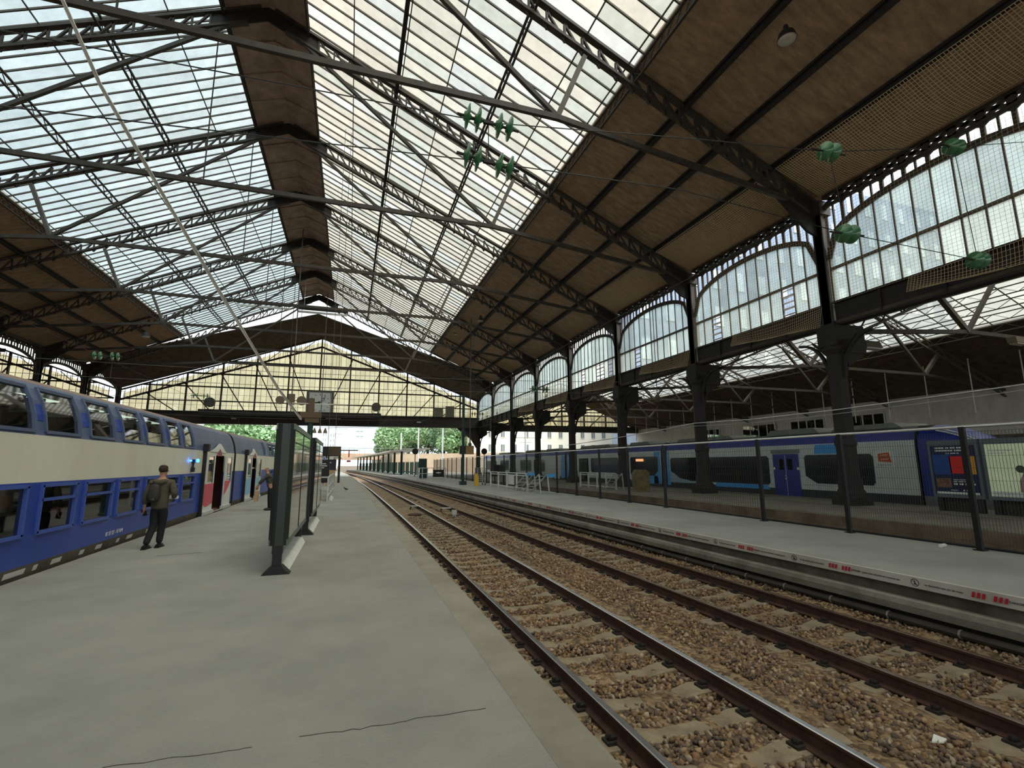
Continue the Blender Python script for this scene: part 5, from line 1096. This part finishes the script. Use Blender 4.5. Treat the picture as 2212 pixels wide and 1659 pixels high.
root = thing('gantry_post', 'slim dark green post beside the yellow ticket post', 'pole', (8.6, 38.2, 0)); mb = M(); mb.box((0, 0, .15), (.5, .5, .3)); mb.tube([(0, 0, 0), (0, 0, 7.2)], .11, 8); mb.box((0, 0, 4.1), (.3, .3, .4)); mb.build('post', [GREENS], root)
root = thing('display_case', 'black television-like screen above the barrier of the middle platform', 'screen', (at(1078, 1021, 37).x, 37.0, 0)); mb = M(); mb.box((0, 0, 1.25), (1.0, .12, .62)); mb.bar((-.35, 0, 0), (-.35, 0, 1.0), .07); mb.bar((.35, 0, 0), (.35, 0, 1.0), .07); mb.build('screen', [BLACK], root)
root = thing('litter_bin', 'dark green litter bin on the middle platform near the canopy posts', 'bin', (7.9, 55, 0)); mb = M(); mb.lathe([(.42, 0), (.46, .2), (.46, 1.1), (.3, 1.3), (.1, 1.32)], (0, 0, 0), 12); mb.build('bin_body', [GREENS], root); mb = M(); mb.box((-.1, 0, 1.75), (.9, .1, 1.0)); mb.build('bin_sign', [GREENS], root)
root = thing('low_barrier', 'grey low barrier carrying a black advert, left of the column row', 'barrier', (7.9, 49.5, 0), math.radians(-14)); mb = M()
for x in (-1.4, -.9, -.4, .2, 1.4): mb.box((x, 0, .65), (.08, .08, 1.3))
for z in (.2, .7, 1.25): mb.bar((-1.4, 0, z), (1.4, 0, z), .06)
mb.build('frame', [LGREY], root); mb = M(); mb.box((.72, -.06, .72), (1.1, .06, .72)); mb.build('advert_face', [BLACK], root)
mb = M(); mb.lathe([(.09, -.004), (.09, .004)], (.72, -.095, .78), 14, axis=(0, 1, 0)); mb.box((.72, -.095, .78), (.5, .008, .09)); mb.build('advert_mark', [WHITEP], root)
mb = M(); mb.lathe([(.16, 0), (.16, .02)], (1.0, 0, 0), 4)

# posters on the far platform
def glow_print():
    m_ = mat('pale green print', (196, 208, 172), (150, 176, 138), 1.2, .5); p_ = m_.node_tree.nodes['Principled BSDF']   # sheet given a faint emission of its own
    p_.inputs['Emission Color'].default_value = srgb(196, 208, 172); p_.inputs['Emission Strength'].default_value = .16; return m_
def poster(y0, label, faces):
    root = thing('poster_case', label, 'poster', (19.0, y0, 0), 0, 'poster cases on the far platform'); W = 1.26
    mb = M(); mb.box2((.0, -W - .08, .45), (.16, .08, 2.34)); mb.build('case', [mat('blue grey case', (98, 108, 112), rough=.5)], root)
    mb = M(); mb.box2((.02, -W + .0, 0), (.14, -W + .15, .45)); mb.box2((.02, -.15, 0), (.14, 0, .45)); mb.box2((.1, -W, 0), (.14, 0, .45)); mb.build('legs', [STEELD], root)
    mb = M(); mb.box2((-.012, -W, .56), (0, 0, 2.16)); sh = mb.build('sheet', [faces[0]], root)
    for (a, b, z0, z1, mt) in faces[1]: mb = M(); mb.box2((-.018, -b, z0), (-.012, -a, z1)); mb.build('printed_area', [mt], sh)
    return root, sh
r_, sh = poster(11.36, 'navy poster with red, blue and yellow panels in a grey case, behind the fence', (mat('navy print', (30, 34, 78), (24, 26, 60), 2, .5),
    [(.04, .55, 1.2, 1.86, mat('royal print', (34, 74, 150), rough=.5)), (.52, .88, 1.24, 1.80, mat('poster red', (226, 40, 34), rough=.5)), (.90, 1.22, 1.22, 1.80, mat('poster amber', (214, 150, 44), rough=.5)), (.04, 1.22, .57, .64, WHITEP), (.06, .50, .78, 1.08, mat('poster faces', (150, 110, 84), (70, 48, 40), 12, .6))]))
for (ya, yb, z_, h_) in ((.14, .95, 2.08, .05), (.14, 1.1, 1.99, .05), (.45, .8, 1.9, .035), (.56, .95, 1.04, .03), (.56, 1.1, .98, .03), (.56, 1.18, .90, .06), (.45, .65, .70, .02), (.8, 1.0, .70, .05)):
    y_ = ya; mb = M()
    while y_ < yb: w_ = h_ * .7; mb.box((-.016, -y_ - w_ / 2, z_), (.006, w_, h_)); y_ += h_ * (.95 if random.random() < .8 else 1.7)
    mb.build('text_line', [WHITEP], sh)
r_, sh = poster(9.85, 'pale green poster showing a seated figure, at the right edge beyond the fence', (glow_print(), [(.04, 1.22, .57, .72, WHITEP), (.1, .7, 1.95, 1.99, WHITEP), (.1, .5, 1.87, 1.90, WHITEP)]))
mb = M(); mb.prism([(-.02, -.72, .72), (-.02, -1.2, .72), (-.02, -1.2, 1.15), (-.02, -1.05, 1.28), (-.02, -.85, 1.26), (-.02, -.74, 1.05)], (-.004, 0, 0)); mb.build('printed_figure', [mat('poster rose', (168, 142, 140), rough=.6)], sh)
mb = M(); mb.lathe([(.11, -.003), (.11, .003)], (-.024, -.80, 1.40), 14, axis=(1, 0, 0)); mb.build('printed_head', [mat('poster dark', (78, 84, 66), rough=.6)], sh); mb = M(); mb.lathe([(.09, -.003), (.09, .003)], (-.022, -.92, 1.32), 14, axis=(1, 0, 0)); mb.build('printed_face', [mat('poster skin', (190, 150, 110), rough=.6)], sh)
# dark block filling the space under the posters
mb = M(); mb.box2((19.15, 4, 0), (19.4, 9.7, .42)); tag(mb.build('low_wall', [CONCD]), 'low sooty wall behind the feet of the poster cases', 'wall')

# ------------------------------------------------------------------ insulators, span wires, lamps, nets
def insulator(loc, n, label, tilt=0, r=.15, size=1., double=True, group='glass insulators on the span wires'):
    root = thing('insulator_string', label, 'insulator', tuple(loc), 0, group)
    mb = M(); L = .5 * size; mb.tube([(-L, 0, -L * tilt), (L, 0, L * tilt)], .022 * size, 6); mb.box((0, 0, 0), (.16 * size, .05 * size, .05 * size)); mb.build('metal_core', [STEELD], root)
    offs = (-.34, -.17, .17, .34) if double else (-.12, .12)
    for o_ in offs[:n]:
        mb = M(); s_ = -1 if o_ > 0 else 1
        mb.lathe([(.03, -.05), (.06, -.045), (.07, -.02), (r, .0), (r * 1.02, .012), (r * .8, .02), (.05, .03), (.03, .06)], (o_ * size, 0, o_ * size * tilt), 16, axis=(1, 0, tilt)); mb.build('glass_disc', [GREENG], root, smooth=True)
    return root
YW = 5.9
w1 = at(1055, 265, YW); w2 = at(1055, 350, YW); w3 = at(1790, 328, YW); w4 = at(1830, 505, YW); w5 = at(2060, 318, YW); w6 = at(2112, 562, YW)
insulator(w1, 4, 'upper left insulator string of four green glass discs on the span wire', -.08, .17, .9); insulator(w2, 4, 'lower left insulator string of four green glass discs, under the other', -.12, .17, .9)
for p_, lab in ((w3, 'pale green pair of glass discs on the upper span wire before the dark roof'), (w4, 'green pair of glass discs on the lower span wire beside the first pier'), (w5, 'green pair of glass discs before the pierced frieze at the upper right'), (w6, 'bright green pair of glass discs over the sill at the right edge')): insulator(p_, 2, lab, .05, .17, .85, double=False)
mb = M(); e0 = Vector((-12, YW, 5.2))
for a, b in ((Vector((-12, YW, 5.9)), w1), (w1, at(1500, 300, YW)), (at(1500, 300, YW), w3), (w3, w5), (w5, at(2300, 300, YW)), (Vector((-12, YW, 4.6)), w2), (w2, at(1470, 410, YW)), (at(1470, 410, YW), w4), (w4, w6), (w6, at(2300, 610, YW))): mb.tube([tuple(a), tuple(b)], .008, 5)
for a, b in ((w1, w2), (w3, w4), (w5, w6)): mb.tube([tuple(a), tuple(b)], .007, 5)
tag(mb.build('span_wires', [BLACK]), 'near pair of thin black span wires carrying the green insulators across the hall', 'wire')
# further span wires
for k, (Y, za, zb) in enumerate(((30., 7.4, 6.6), (47., 7.6, 6.6), (61., 7.4, 6.5))):
    mb = M(); sag = lambda x, z: z - .5 * (1 - ((x - XR) / UE) ** 2)
    for z in (za, zb): xs_ = [XL + (XW - XL) * j / 10 for j in range(11)]; mb.tube([(x, Y, sag(x, z)) for x in xs_], .014, 5)
    for x in (-12, -5, 2, 8.5): mb.tube([(x, Y, sag(x, za)), (x, Y, sag(x, zb))], .012, 4)
    tag(mb.build('span_wires', [STEELG]), f'pair of thin span wires crossing the hall, {["second", "third", "fourth"][k]} set from the viewer', 'wire')
    if k < 2:
        for x, sd in ((-12.3, 'left'), (12.0, 'right')): insulator((x, Y, za - .1 if x < 0 else zb), 4, f'pale insulator string hanging far off on the {sd} side, {["second", "third"][k]} span', 0, .22, 1.5, group='far insulators')
# long thin wires running down the hall
for k, (x, z, lab) in enumerate(((3.2, 5.4, 'thin contact wire above the track beside the near platform'), (6.5, 5.4, 'thin contact wire above the track beside the middle platform'), (-13, 7.6, 'thin wire running lengthwise high on the left side'), (-20, 9.0, 'thin wire running lengthwise under the left boarded roof'))):
    mb = M(); mb.tube([(x + cx(y), y, z) for y in range(6, 170, 12)], .010, 4); tag(mb.build('contact_wire', [BLACK]), lab, 'wire')
# hanging rods with signal heads
for (px, y0_, y1_, Y, lab, hd) in ((632, 480, 890, 45, 'long pale rod hanging from the left roof with a pair of brown lamps', True), (1012, 880, 960, 50, 'short rod hanging from the gable corner', False), (1417, 590, 860, 26, 'thin rod hanging from the right roof with a small brown device', False), (695, 890, 930, 62, 'thin rod hanging under the gable beam with three black bells', False)):
    b = at(px - 4 if px < 700 else px + 3, y1_, Y); a = Vector((b.x, Y, zroof(b.x - XR) - .05)); root = thing('hanging_rod', lab, 'rod', tuple(b)); mb = M(); mb.tube([tuple(a), tuple(b)], .05 if px != 1417 else .025, 6); mb.build('rod', [STEELG], root, tuple(b))
    mb = M(); 
    if hd: mb.lathe([(.35, -.1), (.35, .1)], (-.9, 0, 1.0), 12, axis=(0, 1, 0)); mb.lathe([(.4, -.1), (.4, .1)], (.8, 0, 1.0), 12, axis=(0, 1, 0)); mb.box((0, 0, 1.1), (.5, .3, .9)); mb.bar((-.9, 0, 1.0), (.9, 0, 1.0), .06)
    elif px == 695:
        for q in (-.6, 0, .6): mb.lathe([(.06, .3), (.2, -.1), (.24, -.3)], (q, 0, 0), 8)
    else: mb.lathe([(.1, .2), (.22, 0), (.1, -.2)], (0, 0, 0), 8)
    mb.build('device', [mat('brown device', (110, 96, 76), rough=.7)], root)
# ceiling and side lamps
def lamp(loc, label, kind='dome', lit=True):
    root = thing('ceiling_lamp', label, 'lamp', tuple(loc), group='lamps under the roof')
    mb = M()
    if kind == 'dome': mb.lathe([(.06, .5), (.10, .3), (.22, .22), (.28, .0)], (0, 0, 0), 16); mb.build('shade', [STEELD], root); mb = M(); mb.lathe([(.27, 0), (.20, -.06), (.05, -.09)], (0, 0, 0), 16); mb.build('diffuser', [mat('milky diffuser', (190, 184, 170), rough=.4)], root, smooth=True)
    else: mb.prism([(-.5, -.2, 0), (.5, -.2, 0), (.42, -.14, .28), (-.42, -.14, .28)], (0, .35, 0)); mb.build('housing', [mat('lamp brown', (84, 74, 54), rough=.6)], root); mb = M(); mb.box((0, -.02, -.03), (.86, .3, .06)); mb.build('diffuser', [mat('milky diffuser')if 0 else MATS.get('milky diffuser') or mat('milky diffuser', (190, 184, 170), rough=.4)], root)
    return root
p_ = at(1700, 84, 9.5); lamp((p_.x, p_.y, 14.4 if p_.z > 14.4 else p_.z), 'round milky lamp under the dark right-hand roof, nearest')
for (px, py, Y, lab) in ((1038, 693, 40, 'round lamp under the right-hand roof, second'), (985, 722, 52, 'tiny round lamp far down the right-hand roof'), (315, 727, 42, 'round lamp under the left boarded roof'),): lamp(at(px, py, Y), lab)
lamp(at(1880, 752, 14.2), 'brown trapezoid lamp hanging beside the first column of the right-hand hall', 'box'); lamp(at(2200, 742, 13), 'pale trapezoid lamp at the right edge under the right-hand hall', 'box'); lamp(at(1795, 745, 14.6), 'pale round device on the near side of the first column')
for (px, py, lab) in ((505, 904, 'small pale lamp on the underside of the gable beam, left'), (905, 912, 'small pale lamp on the underside of the gable beam, right')):
    p_ = at(px, py, YG - .9); mb = M(); mb.box(tuple(p_), (.6, .25, .14)); tag(mb.build('beam_lamp', [WHITEP]), lab, 'lamp')
for k, (px, py, w_, lab) in enumerate(((680, 903, 1.3, 'left pale tube light under the gable beam below the clock'), (720, 904, 1.5, 'right pale tube light under the gable beam below the clock'))):
    p_ = at(px, py, YG - 1.2); mb = M(); mb.box(tuple(p_), (w_ * 1.3, .1, .08)); tag(mb.build('tube_light', [WHITEP]), lab, 'lamp')
# tubes near the ridge at the closed end
for (px, py, lab) in ((570, 663, 'left pale tube hanging across below the end of the skylight'), (697, 677, 'right pale tube hanging across below the end of the skylight')):
    p_ = at(px, py, 58); mb = M(); mb.box((p_.x, p_.y, p_.z), (5.4, .2, .2)); mb.box((p_.x, p_.y, p_.z + .35), (5.6, .4, .12), 1)
    for q in (-2, 2): mb.tube([(p_.x + q, p_.y, p_.z + .3), (p_.x + q, p_.y, zroof(p_.x + q - XR) - .1)], .03, 5)
    tag(mb.build('hanging_light_bar', [WHITEP, STEELD]), lab, 'lamp')
# bird nets
def net(corners, nu, nv, label, sag=0, r=.006, name='bird_net'):
    A, B, C, D = [Vector(c) for c in corners]; mb = M()
    pt = lambda u, v: (A.lerp(B, u)).lerp(D.lerp(C, u), v) - Vector((0, 0, sag * 4 * u * (1 - u) * math.sin(PI * v)))
    for i in range(nu + 1):
        for a in range(6): mb.bar(pt(i / nu, a / 6), pt(i / nu, (a + 1) / 6), r)
    for j in range(nv + 1):
        for a in range(8): mb.bar(pt(a / 8, j / nv), pt((a + 1) / 8, j / nv), r)
    return tag(mb.build(name, [NETM], fix=False), label, 'net', 'bird nets')
for i in (-1, 0, 1):
    y0 = YC + i * SCC
    net([(XR + 20.6, y0 + .3, zroof(20.6) - .35), (XR + 20.6, y0 + SCC - .3, zroof(20.6) - .35), (XW - .25, y0 + SCC - .3, 12.72), (XW - .25, y0 + .3, 12.72)], 76, 22, f'tan bird net slung under the right roof edge, {ORD[i + 1]} bay', .25, .013)
for i in (-1, 0):
    y0 = YC + i * SCC
    net([(XW - .18, y0 + .3, 8.0), (XW - .18, y0 + SCC - .3, 8.0), (XW - .18, y0 + SCC - .3, 11.9), (XW - .18, y0 + .3, 11.9)], 60, 30, f'fine net stretched before the arched panes, {ORD[i + 1]} bay', 0, .005)
for i in range(-1, 5):
    y0 = YC + i * SCC; L_a = SCC * .62
    net([(XW - .2, y0 + .2, 8.0), (XW - .2, y0 + L_a, 8.0), (XW - .42, y0 + L_a, 7.45), (XW - .42, y0 + .2, 7.1)], 50, 9, f'sagging net bag on the sill girder beside the pier, {ORD[i + 1]} bay', .28, .009)
# ------------------------------------------------------------------ outside beyond the gable
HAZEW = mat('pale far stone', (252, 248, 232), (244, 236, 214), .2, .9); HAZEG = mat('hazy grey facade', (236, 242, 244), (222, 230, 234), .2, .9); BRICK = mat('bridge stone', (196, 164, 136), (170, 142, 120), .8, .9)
LEAFM = mat('sunlit foliage', (160, 188, 140), (118, 156, 110), 1.4, .8); LEAFD = mat('darker foliage', (136, 168, 128), (100, 140, 100), 1.4, .8)  # two greens, chosen tree by tree
def tree(name, label, loc, r, h, mt, n=14, seed=1, group='trees beyond the station'):
    rr = random.Random(seed); root = thing(name, label, 'tree', loc, group=group); mb = M(); mb.tube([(0, 0, 0), (.2, 0, h * .35), (0, .1, h * .7)], [.5, .4, .2], 7); mb.build('trunk', [mat('bark', (92, 80, 64), rough=.9)], root)
    fm = M(); blobs = [(rr.uniform(-.6, .6) * r, rr.uniform(-.6, .6) * r, h * rr.uniform(.22, .9), r * rr.uniform(.4, .62)) for _ in range(n)]
    for (bx, by, bz_, br) in blobs:
        for _ in range(330):
            th = rr.uniform(0, 2 * PI); ph = math.acos(rr.uniform(-1, 1)); q = br * rr.uniform(.75, 1.08); c = Vector((bx + q * math.sin(ph) * math.cos(th), by + q * math.sin(ph) * math.sin(th), bz_ + q * math.cos(ph) * .85)); s_ = rr.uniform(.35, .7)
            a = Vector((rr.uniform(-1, 1), rr.uniform(-1, 1), rr.uniform(-1, 1))).normalized() * s_; b = Vector((rr.uniform(-1, 1), rr.uniform(-1, 1), rr.uniform(-1, 1))).normalized() * s_
            fm.add([c - a, c + b * .6, c + a, c - b * .6], [(0, 1, 2, 3)])
    fm.build('foliage', [mt], root, fix=False); return root
def W(px, py, Y): p = at(px, py, Y); return p
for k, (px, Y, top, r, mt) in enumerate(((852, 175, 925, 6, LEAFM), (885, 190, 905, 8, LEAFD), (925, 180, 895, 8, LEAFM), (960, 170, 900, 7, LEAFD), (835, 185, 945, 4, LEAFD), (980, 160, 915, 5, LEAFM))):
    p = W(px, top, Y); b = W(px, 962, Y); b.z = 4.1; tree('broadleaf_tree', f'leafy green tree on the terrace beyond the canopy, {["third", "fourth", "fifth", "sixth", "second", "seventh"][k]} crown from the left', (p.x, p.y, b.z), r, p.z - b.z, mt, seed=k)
for k, (px, Y, top, r) in enumerate(((505, 120, 925, 6), (545, 128, 922, 5.5), (575, 122, 935, 4), (478, 118, 935, 4))):
    p = W(px, top, Y); tree('broadleaf_tree', f'light green tree above the roof of the left train, {["second", "third", "last", "first"][k]} crown of that clump', (p.x, p.y, 0), r, p.z, LEAFM, seed=20 + k)
def facade(name, label, px0, px1, pyt, pyb, Y, mt, rows, cols, depth=14, wm=None, roof=None):
    a = W(px0, pyt, Y); b = W(px1, pyt, Y); z0 = W((px0 + px1) / 2, pyb, Y).z; zt = a.z; root = thing(name, label, 'building', ((a.x + b.x) / 2, Y, z0)); w = b.x - a.x; h = zt - z0
    mb = M(); mb.box2((-w / 2, 0, -.9 - z0), (w / 2, depth, h)); mb.build('walls', [mt], root)
    if roof: mb = M(); mb.prism([(-w / 2, -.1, h), (w / 2, -.1, h), (w / 2, depth * .3, h + roof), (-w / 2, depth * .3, h + roof)], (0, depth * .5, 0)); mb.build('roof', [mat('zinc roof', (176, 184, 192), rough=.6)], root)
    for i in range(rows):
        for j in range(cols):
            x = -w / 2 + w * (j + .5) / cols; z = h * (i + .55) / rows; ww, hh = w / cols * .32, h / rows * .5
            mb = M(); mb.box((x, -.08, z), (ww, .12, hh)); wn = mb.build('window', [wm or mat('hazy window', (120, 128, 128), rough=.4)], root); mb = M(); mb.bar((x, -.16, z - hh / 2), (x, -.16, z + hh / 2), .08); mb.box((x, -.16, z - hh / 2 - .08), (ww * 1.2, .2, .12)); mb.build('window_frame', [WHITEP], wn)
    return root
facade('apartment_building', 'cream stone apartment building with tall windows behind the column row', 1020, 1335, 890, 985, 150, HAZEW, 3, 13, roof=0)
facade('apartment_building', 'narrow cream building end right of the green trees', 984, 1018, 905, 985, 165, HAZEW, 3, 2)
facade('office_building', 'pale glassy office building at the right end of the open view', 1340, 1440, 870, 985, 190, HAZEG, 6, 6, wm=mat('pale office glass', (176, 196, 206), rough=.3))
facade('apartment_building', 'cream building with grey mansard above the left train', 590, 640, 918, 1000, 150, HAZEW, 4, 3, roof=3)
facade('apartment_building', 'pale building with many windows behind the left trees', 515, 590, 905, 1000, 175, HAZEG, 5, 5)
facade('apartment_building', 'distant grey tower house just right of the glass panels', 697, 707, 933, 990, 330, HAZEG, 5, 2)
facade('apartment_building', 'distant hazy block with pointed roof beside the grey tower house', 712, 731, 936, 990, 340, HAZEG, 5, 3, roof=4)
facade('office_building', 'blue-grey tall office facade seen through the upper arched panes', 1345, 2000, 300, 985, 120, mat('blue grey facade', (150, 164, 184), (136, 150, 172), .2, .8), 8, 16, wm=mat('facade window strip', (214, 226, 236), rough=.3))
mb = M(); mb.prism([(10, 122, -.9), (61, 94, -.9), (61, 240, -.9), (10, 240, -.9)], (0, 0, 5.0)); struct(mb.build('floor_terrace', [mat('terrace', (150, 140, 120), rough=.9)]))
# road bridge with railings
p = W(770, 975, 150); q = W(1000, 965, 110)
mb = M(); mb.prism([(-60, 172, 3.2), (40, 168, 3.2), (40, 168, 5.2), (-60, 172, 5.2)], (0, 8, 0), 0); mb.prism([(30, 168, -.9), (40, 168, -.9), (40, 168, 5.2), (30, 168, 5.2)], (0, 8, 0), 0)
for x in (-34, -14, 14): mb.box((x, 175, 1.2), (2.5, 6, 4.2), 0)
tag(mb.build('road_bridge', [BRICK]), 'low pale road bridge crossing behind the tracks', 'bridge')
mb = M()
for k in range(60): mb.bar((-58 + k * 1.65, 170, 5.2), (-58 + k * 1.65, 170, 7.0), .1)
mb.bar((-60, 170, 7.0), (40, 170, 7.0), .14); mb.bar((-60, 170, 6.1), (40, 170, 6.1), .08); tag(mb.build('bridge_railing', [mat('hazy iron', (120, 124, 120), rough=.8)]), 'thin iron railing along the top of the road bridge', 'railing')
mb = M(); mb.prism([(9.5, 118, -.9), (60, 90, -.9), (60, 90, 4.4), (9.5, 118, 3.9)], (1, 3, 0)); tag(mb.build('retaining_wall', [mat('orange stone wall', (214, 190, 162), (196, 172, 146), .4, .9)]), 'pale orange retaining wall under the green trees on the right', 'wall')
# platform canopy outside
root = thing('platform_canopy', 'long white-edged platform canopy beyond the gable, over the middle platform', 'canopy', (10, 78, 0))
cxx = lambda y: pedge(y) + .2
mb = M()
seg = [(y, cxx(y)) for y in range(76, 168, 8)]
for (ya, xa), (yb, xb) in zip(seg, seg[1:]): mb.add([(xa - 10, ya - 78, 3.5), (xb - 10, yb - 78, 3.5), (xb - 4, yb - 78, 3.9), (xa - 4, ya - 78, 3.9), (xa - 10, ya - 78, 3.75), (xb - 10, yb - 78, 3.75), (xb - 4, yb - 78, 4.15), (xa - 4, ya - 78, 4.15)], [(0, 3, 2, 1), (4, 5, 6, 7), (0, 1, 5, 4), (1, 2, 6, 5), (3, 7, 6, 2), (0, 4, 7, 3)])
mb.build('roof_sheet', [mat('pale canopy', (206, 200, 186), rough=.7)], root, fix=False)
for k in range(11):
    y = 78 + k * 8; mb = M(); mb.box((cxx(y) + 2.0 - 10, y - 78, 1.8), (.32, .32, 3.6)); mb.build('canopy_post', [GREENS], root)
root = thing('platform_canopy', 'second distant canopy on the left platform beyond the gable', 'canopy', (-4, 95, 0)); mb = M(); mb.box((0, 25, 3.5), (4.2, 60, .35)); mb.build('roof_sheet', [mat('pale canopy')if 0 else MATS['pale canopy']], root)
for k in range(6): mb = M(); mb.box((0, k * 10, 1.7), (.25, .25, 3.4)); mb.build('canopy_post', [GREENS], root)
for k in range(24):
    y = 64 + k * 4.2; xx = pedge(y) + 3.1; mb = M(); mb.box2((xx, y, .15), (xx + .06, y + 4.0, 1.9)); 
    for j in range(6): mb.box2((xx - .03, y + j * .8, .1), (xx + .03, y + j * .8 + .06, 2.0))
    tag(mb.build('green_fence_panel', [mat('teal green panel', (70, 118, 100), (52, 96, 82), 2, .5)]), 'teal green fence panel under the outdoor canopy', 'fence', 'green panels along the outdoor platform')
# distant train and masts
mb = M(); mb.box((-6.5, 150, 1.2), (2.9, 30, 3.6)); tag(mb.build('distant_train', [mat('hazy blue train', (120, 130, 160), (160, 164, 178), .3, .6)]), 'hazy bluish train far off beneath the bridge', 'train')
for (px, Y, t_, lab) in ((905, 105, 905, 'pale catenary mast before the green trees, middle one'), (867, 118, 935, 'pale catenary mast before the green trees, left one'), (957, 95, 905, 'pale catenary mast before the green trees, right one'), (730, 120, 900, 'thin pale mast at the end of the tracks'), (1135, 85, 925, 'tall pale mast with ladder rungs between the columns')):
    a = W(px, t_, Y); root = thing('catenary_mast', lab, 'mast', (a.x, Y, 0), group='catenary masts'); mb = M(); mb.tube([(0, 0, 0), (0, 0, a.z)], .16, 6); mb.build('mast_tube', [mat('galvanised', (190, 194, 190), rough=.6)], root)
    mb = M(); mb.bar((-2.4, 0, a.z * .78), (2.4, 0, a.z * .78), .08); mb.bar((-1.2, 0, a.z * .68), (1.2, 0, a.z * .68), .06); mb.build('cross_arm', [STEELG], root)
for (px, py, lab) in ((777, 932, 'upper pair of dark insulators hung in the pale sky beyond the gable'), (777, 943, 'lower pair of dark insulators hung in the pale sky beyond the gable')):
    p = W(px, py, 85); insulator((p.x, p.y, p.z), 4, lab, 0, .16, 1.3, group='outdoor insulators')
mb = M()
for z in (8.6, 7.7): mb.tube([(-24, 85, z), (22, 85, z)], .02, 4)
tag(mb.build('span_wires', [STEELG]), 'pair of span wires outside, just beyond the open gable', 'wire')
for k, (px, py) in enumerate(((893, 998), (1042, 995))):
    p = W(px + 4, 975, 64 if k else 66); root = thing('round_clock_sign', ('round dark sign on the canopy edge, right of the trees' if k == 0 else 'round dark sign among the column feet'), 'sign', (p.x, p.y, 0)); mb = M(); mb.lathe([(.42, -.05), (.42, .05)], (0, 0, p.z), 14, axis=(0, 1, 0)); mb.build('disc', [STEELD], root); mb = M(); mb.tube([(0, 0, 0), (0, 0, p.z)], .06, 6); mb.build('stem', [STEELD], root)
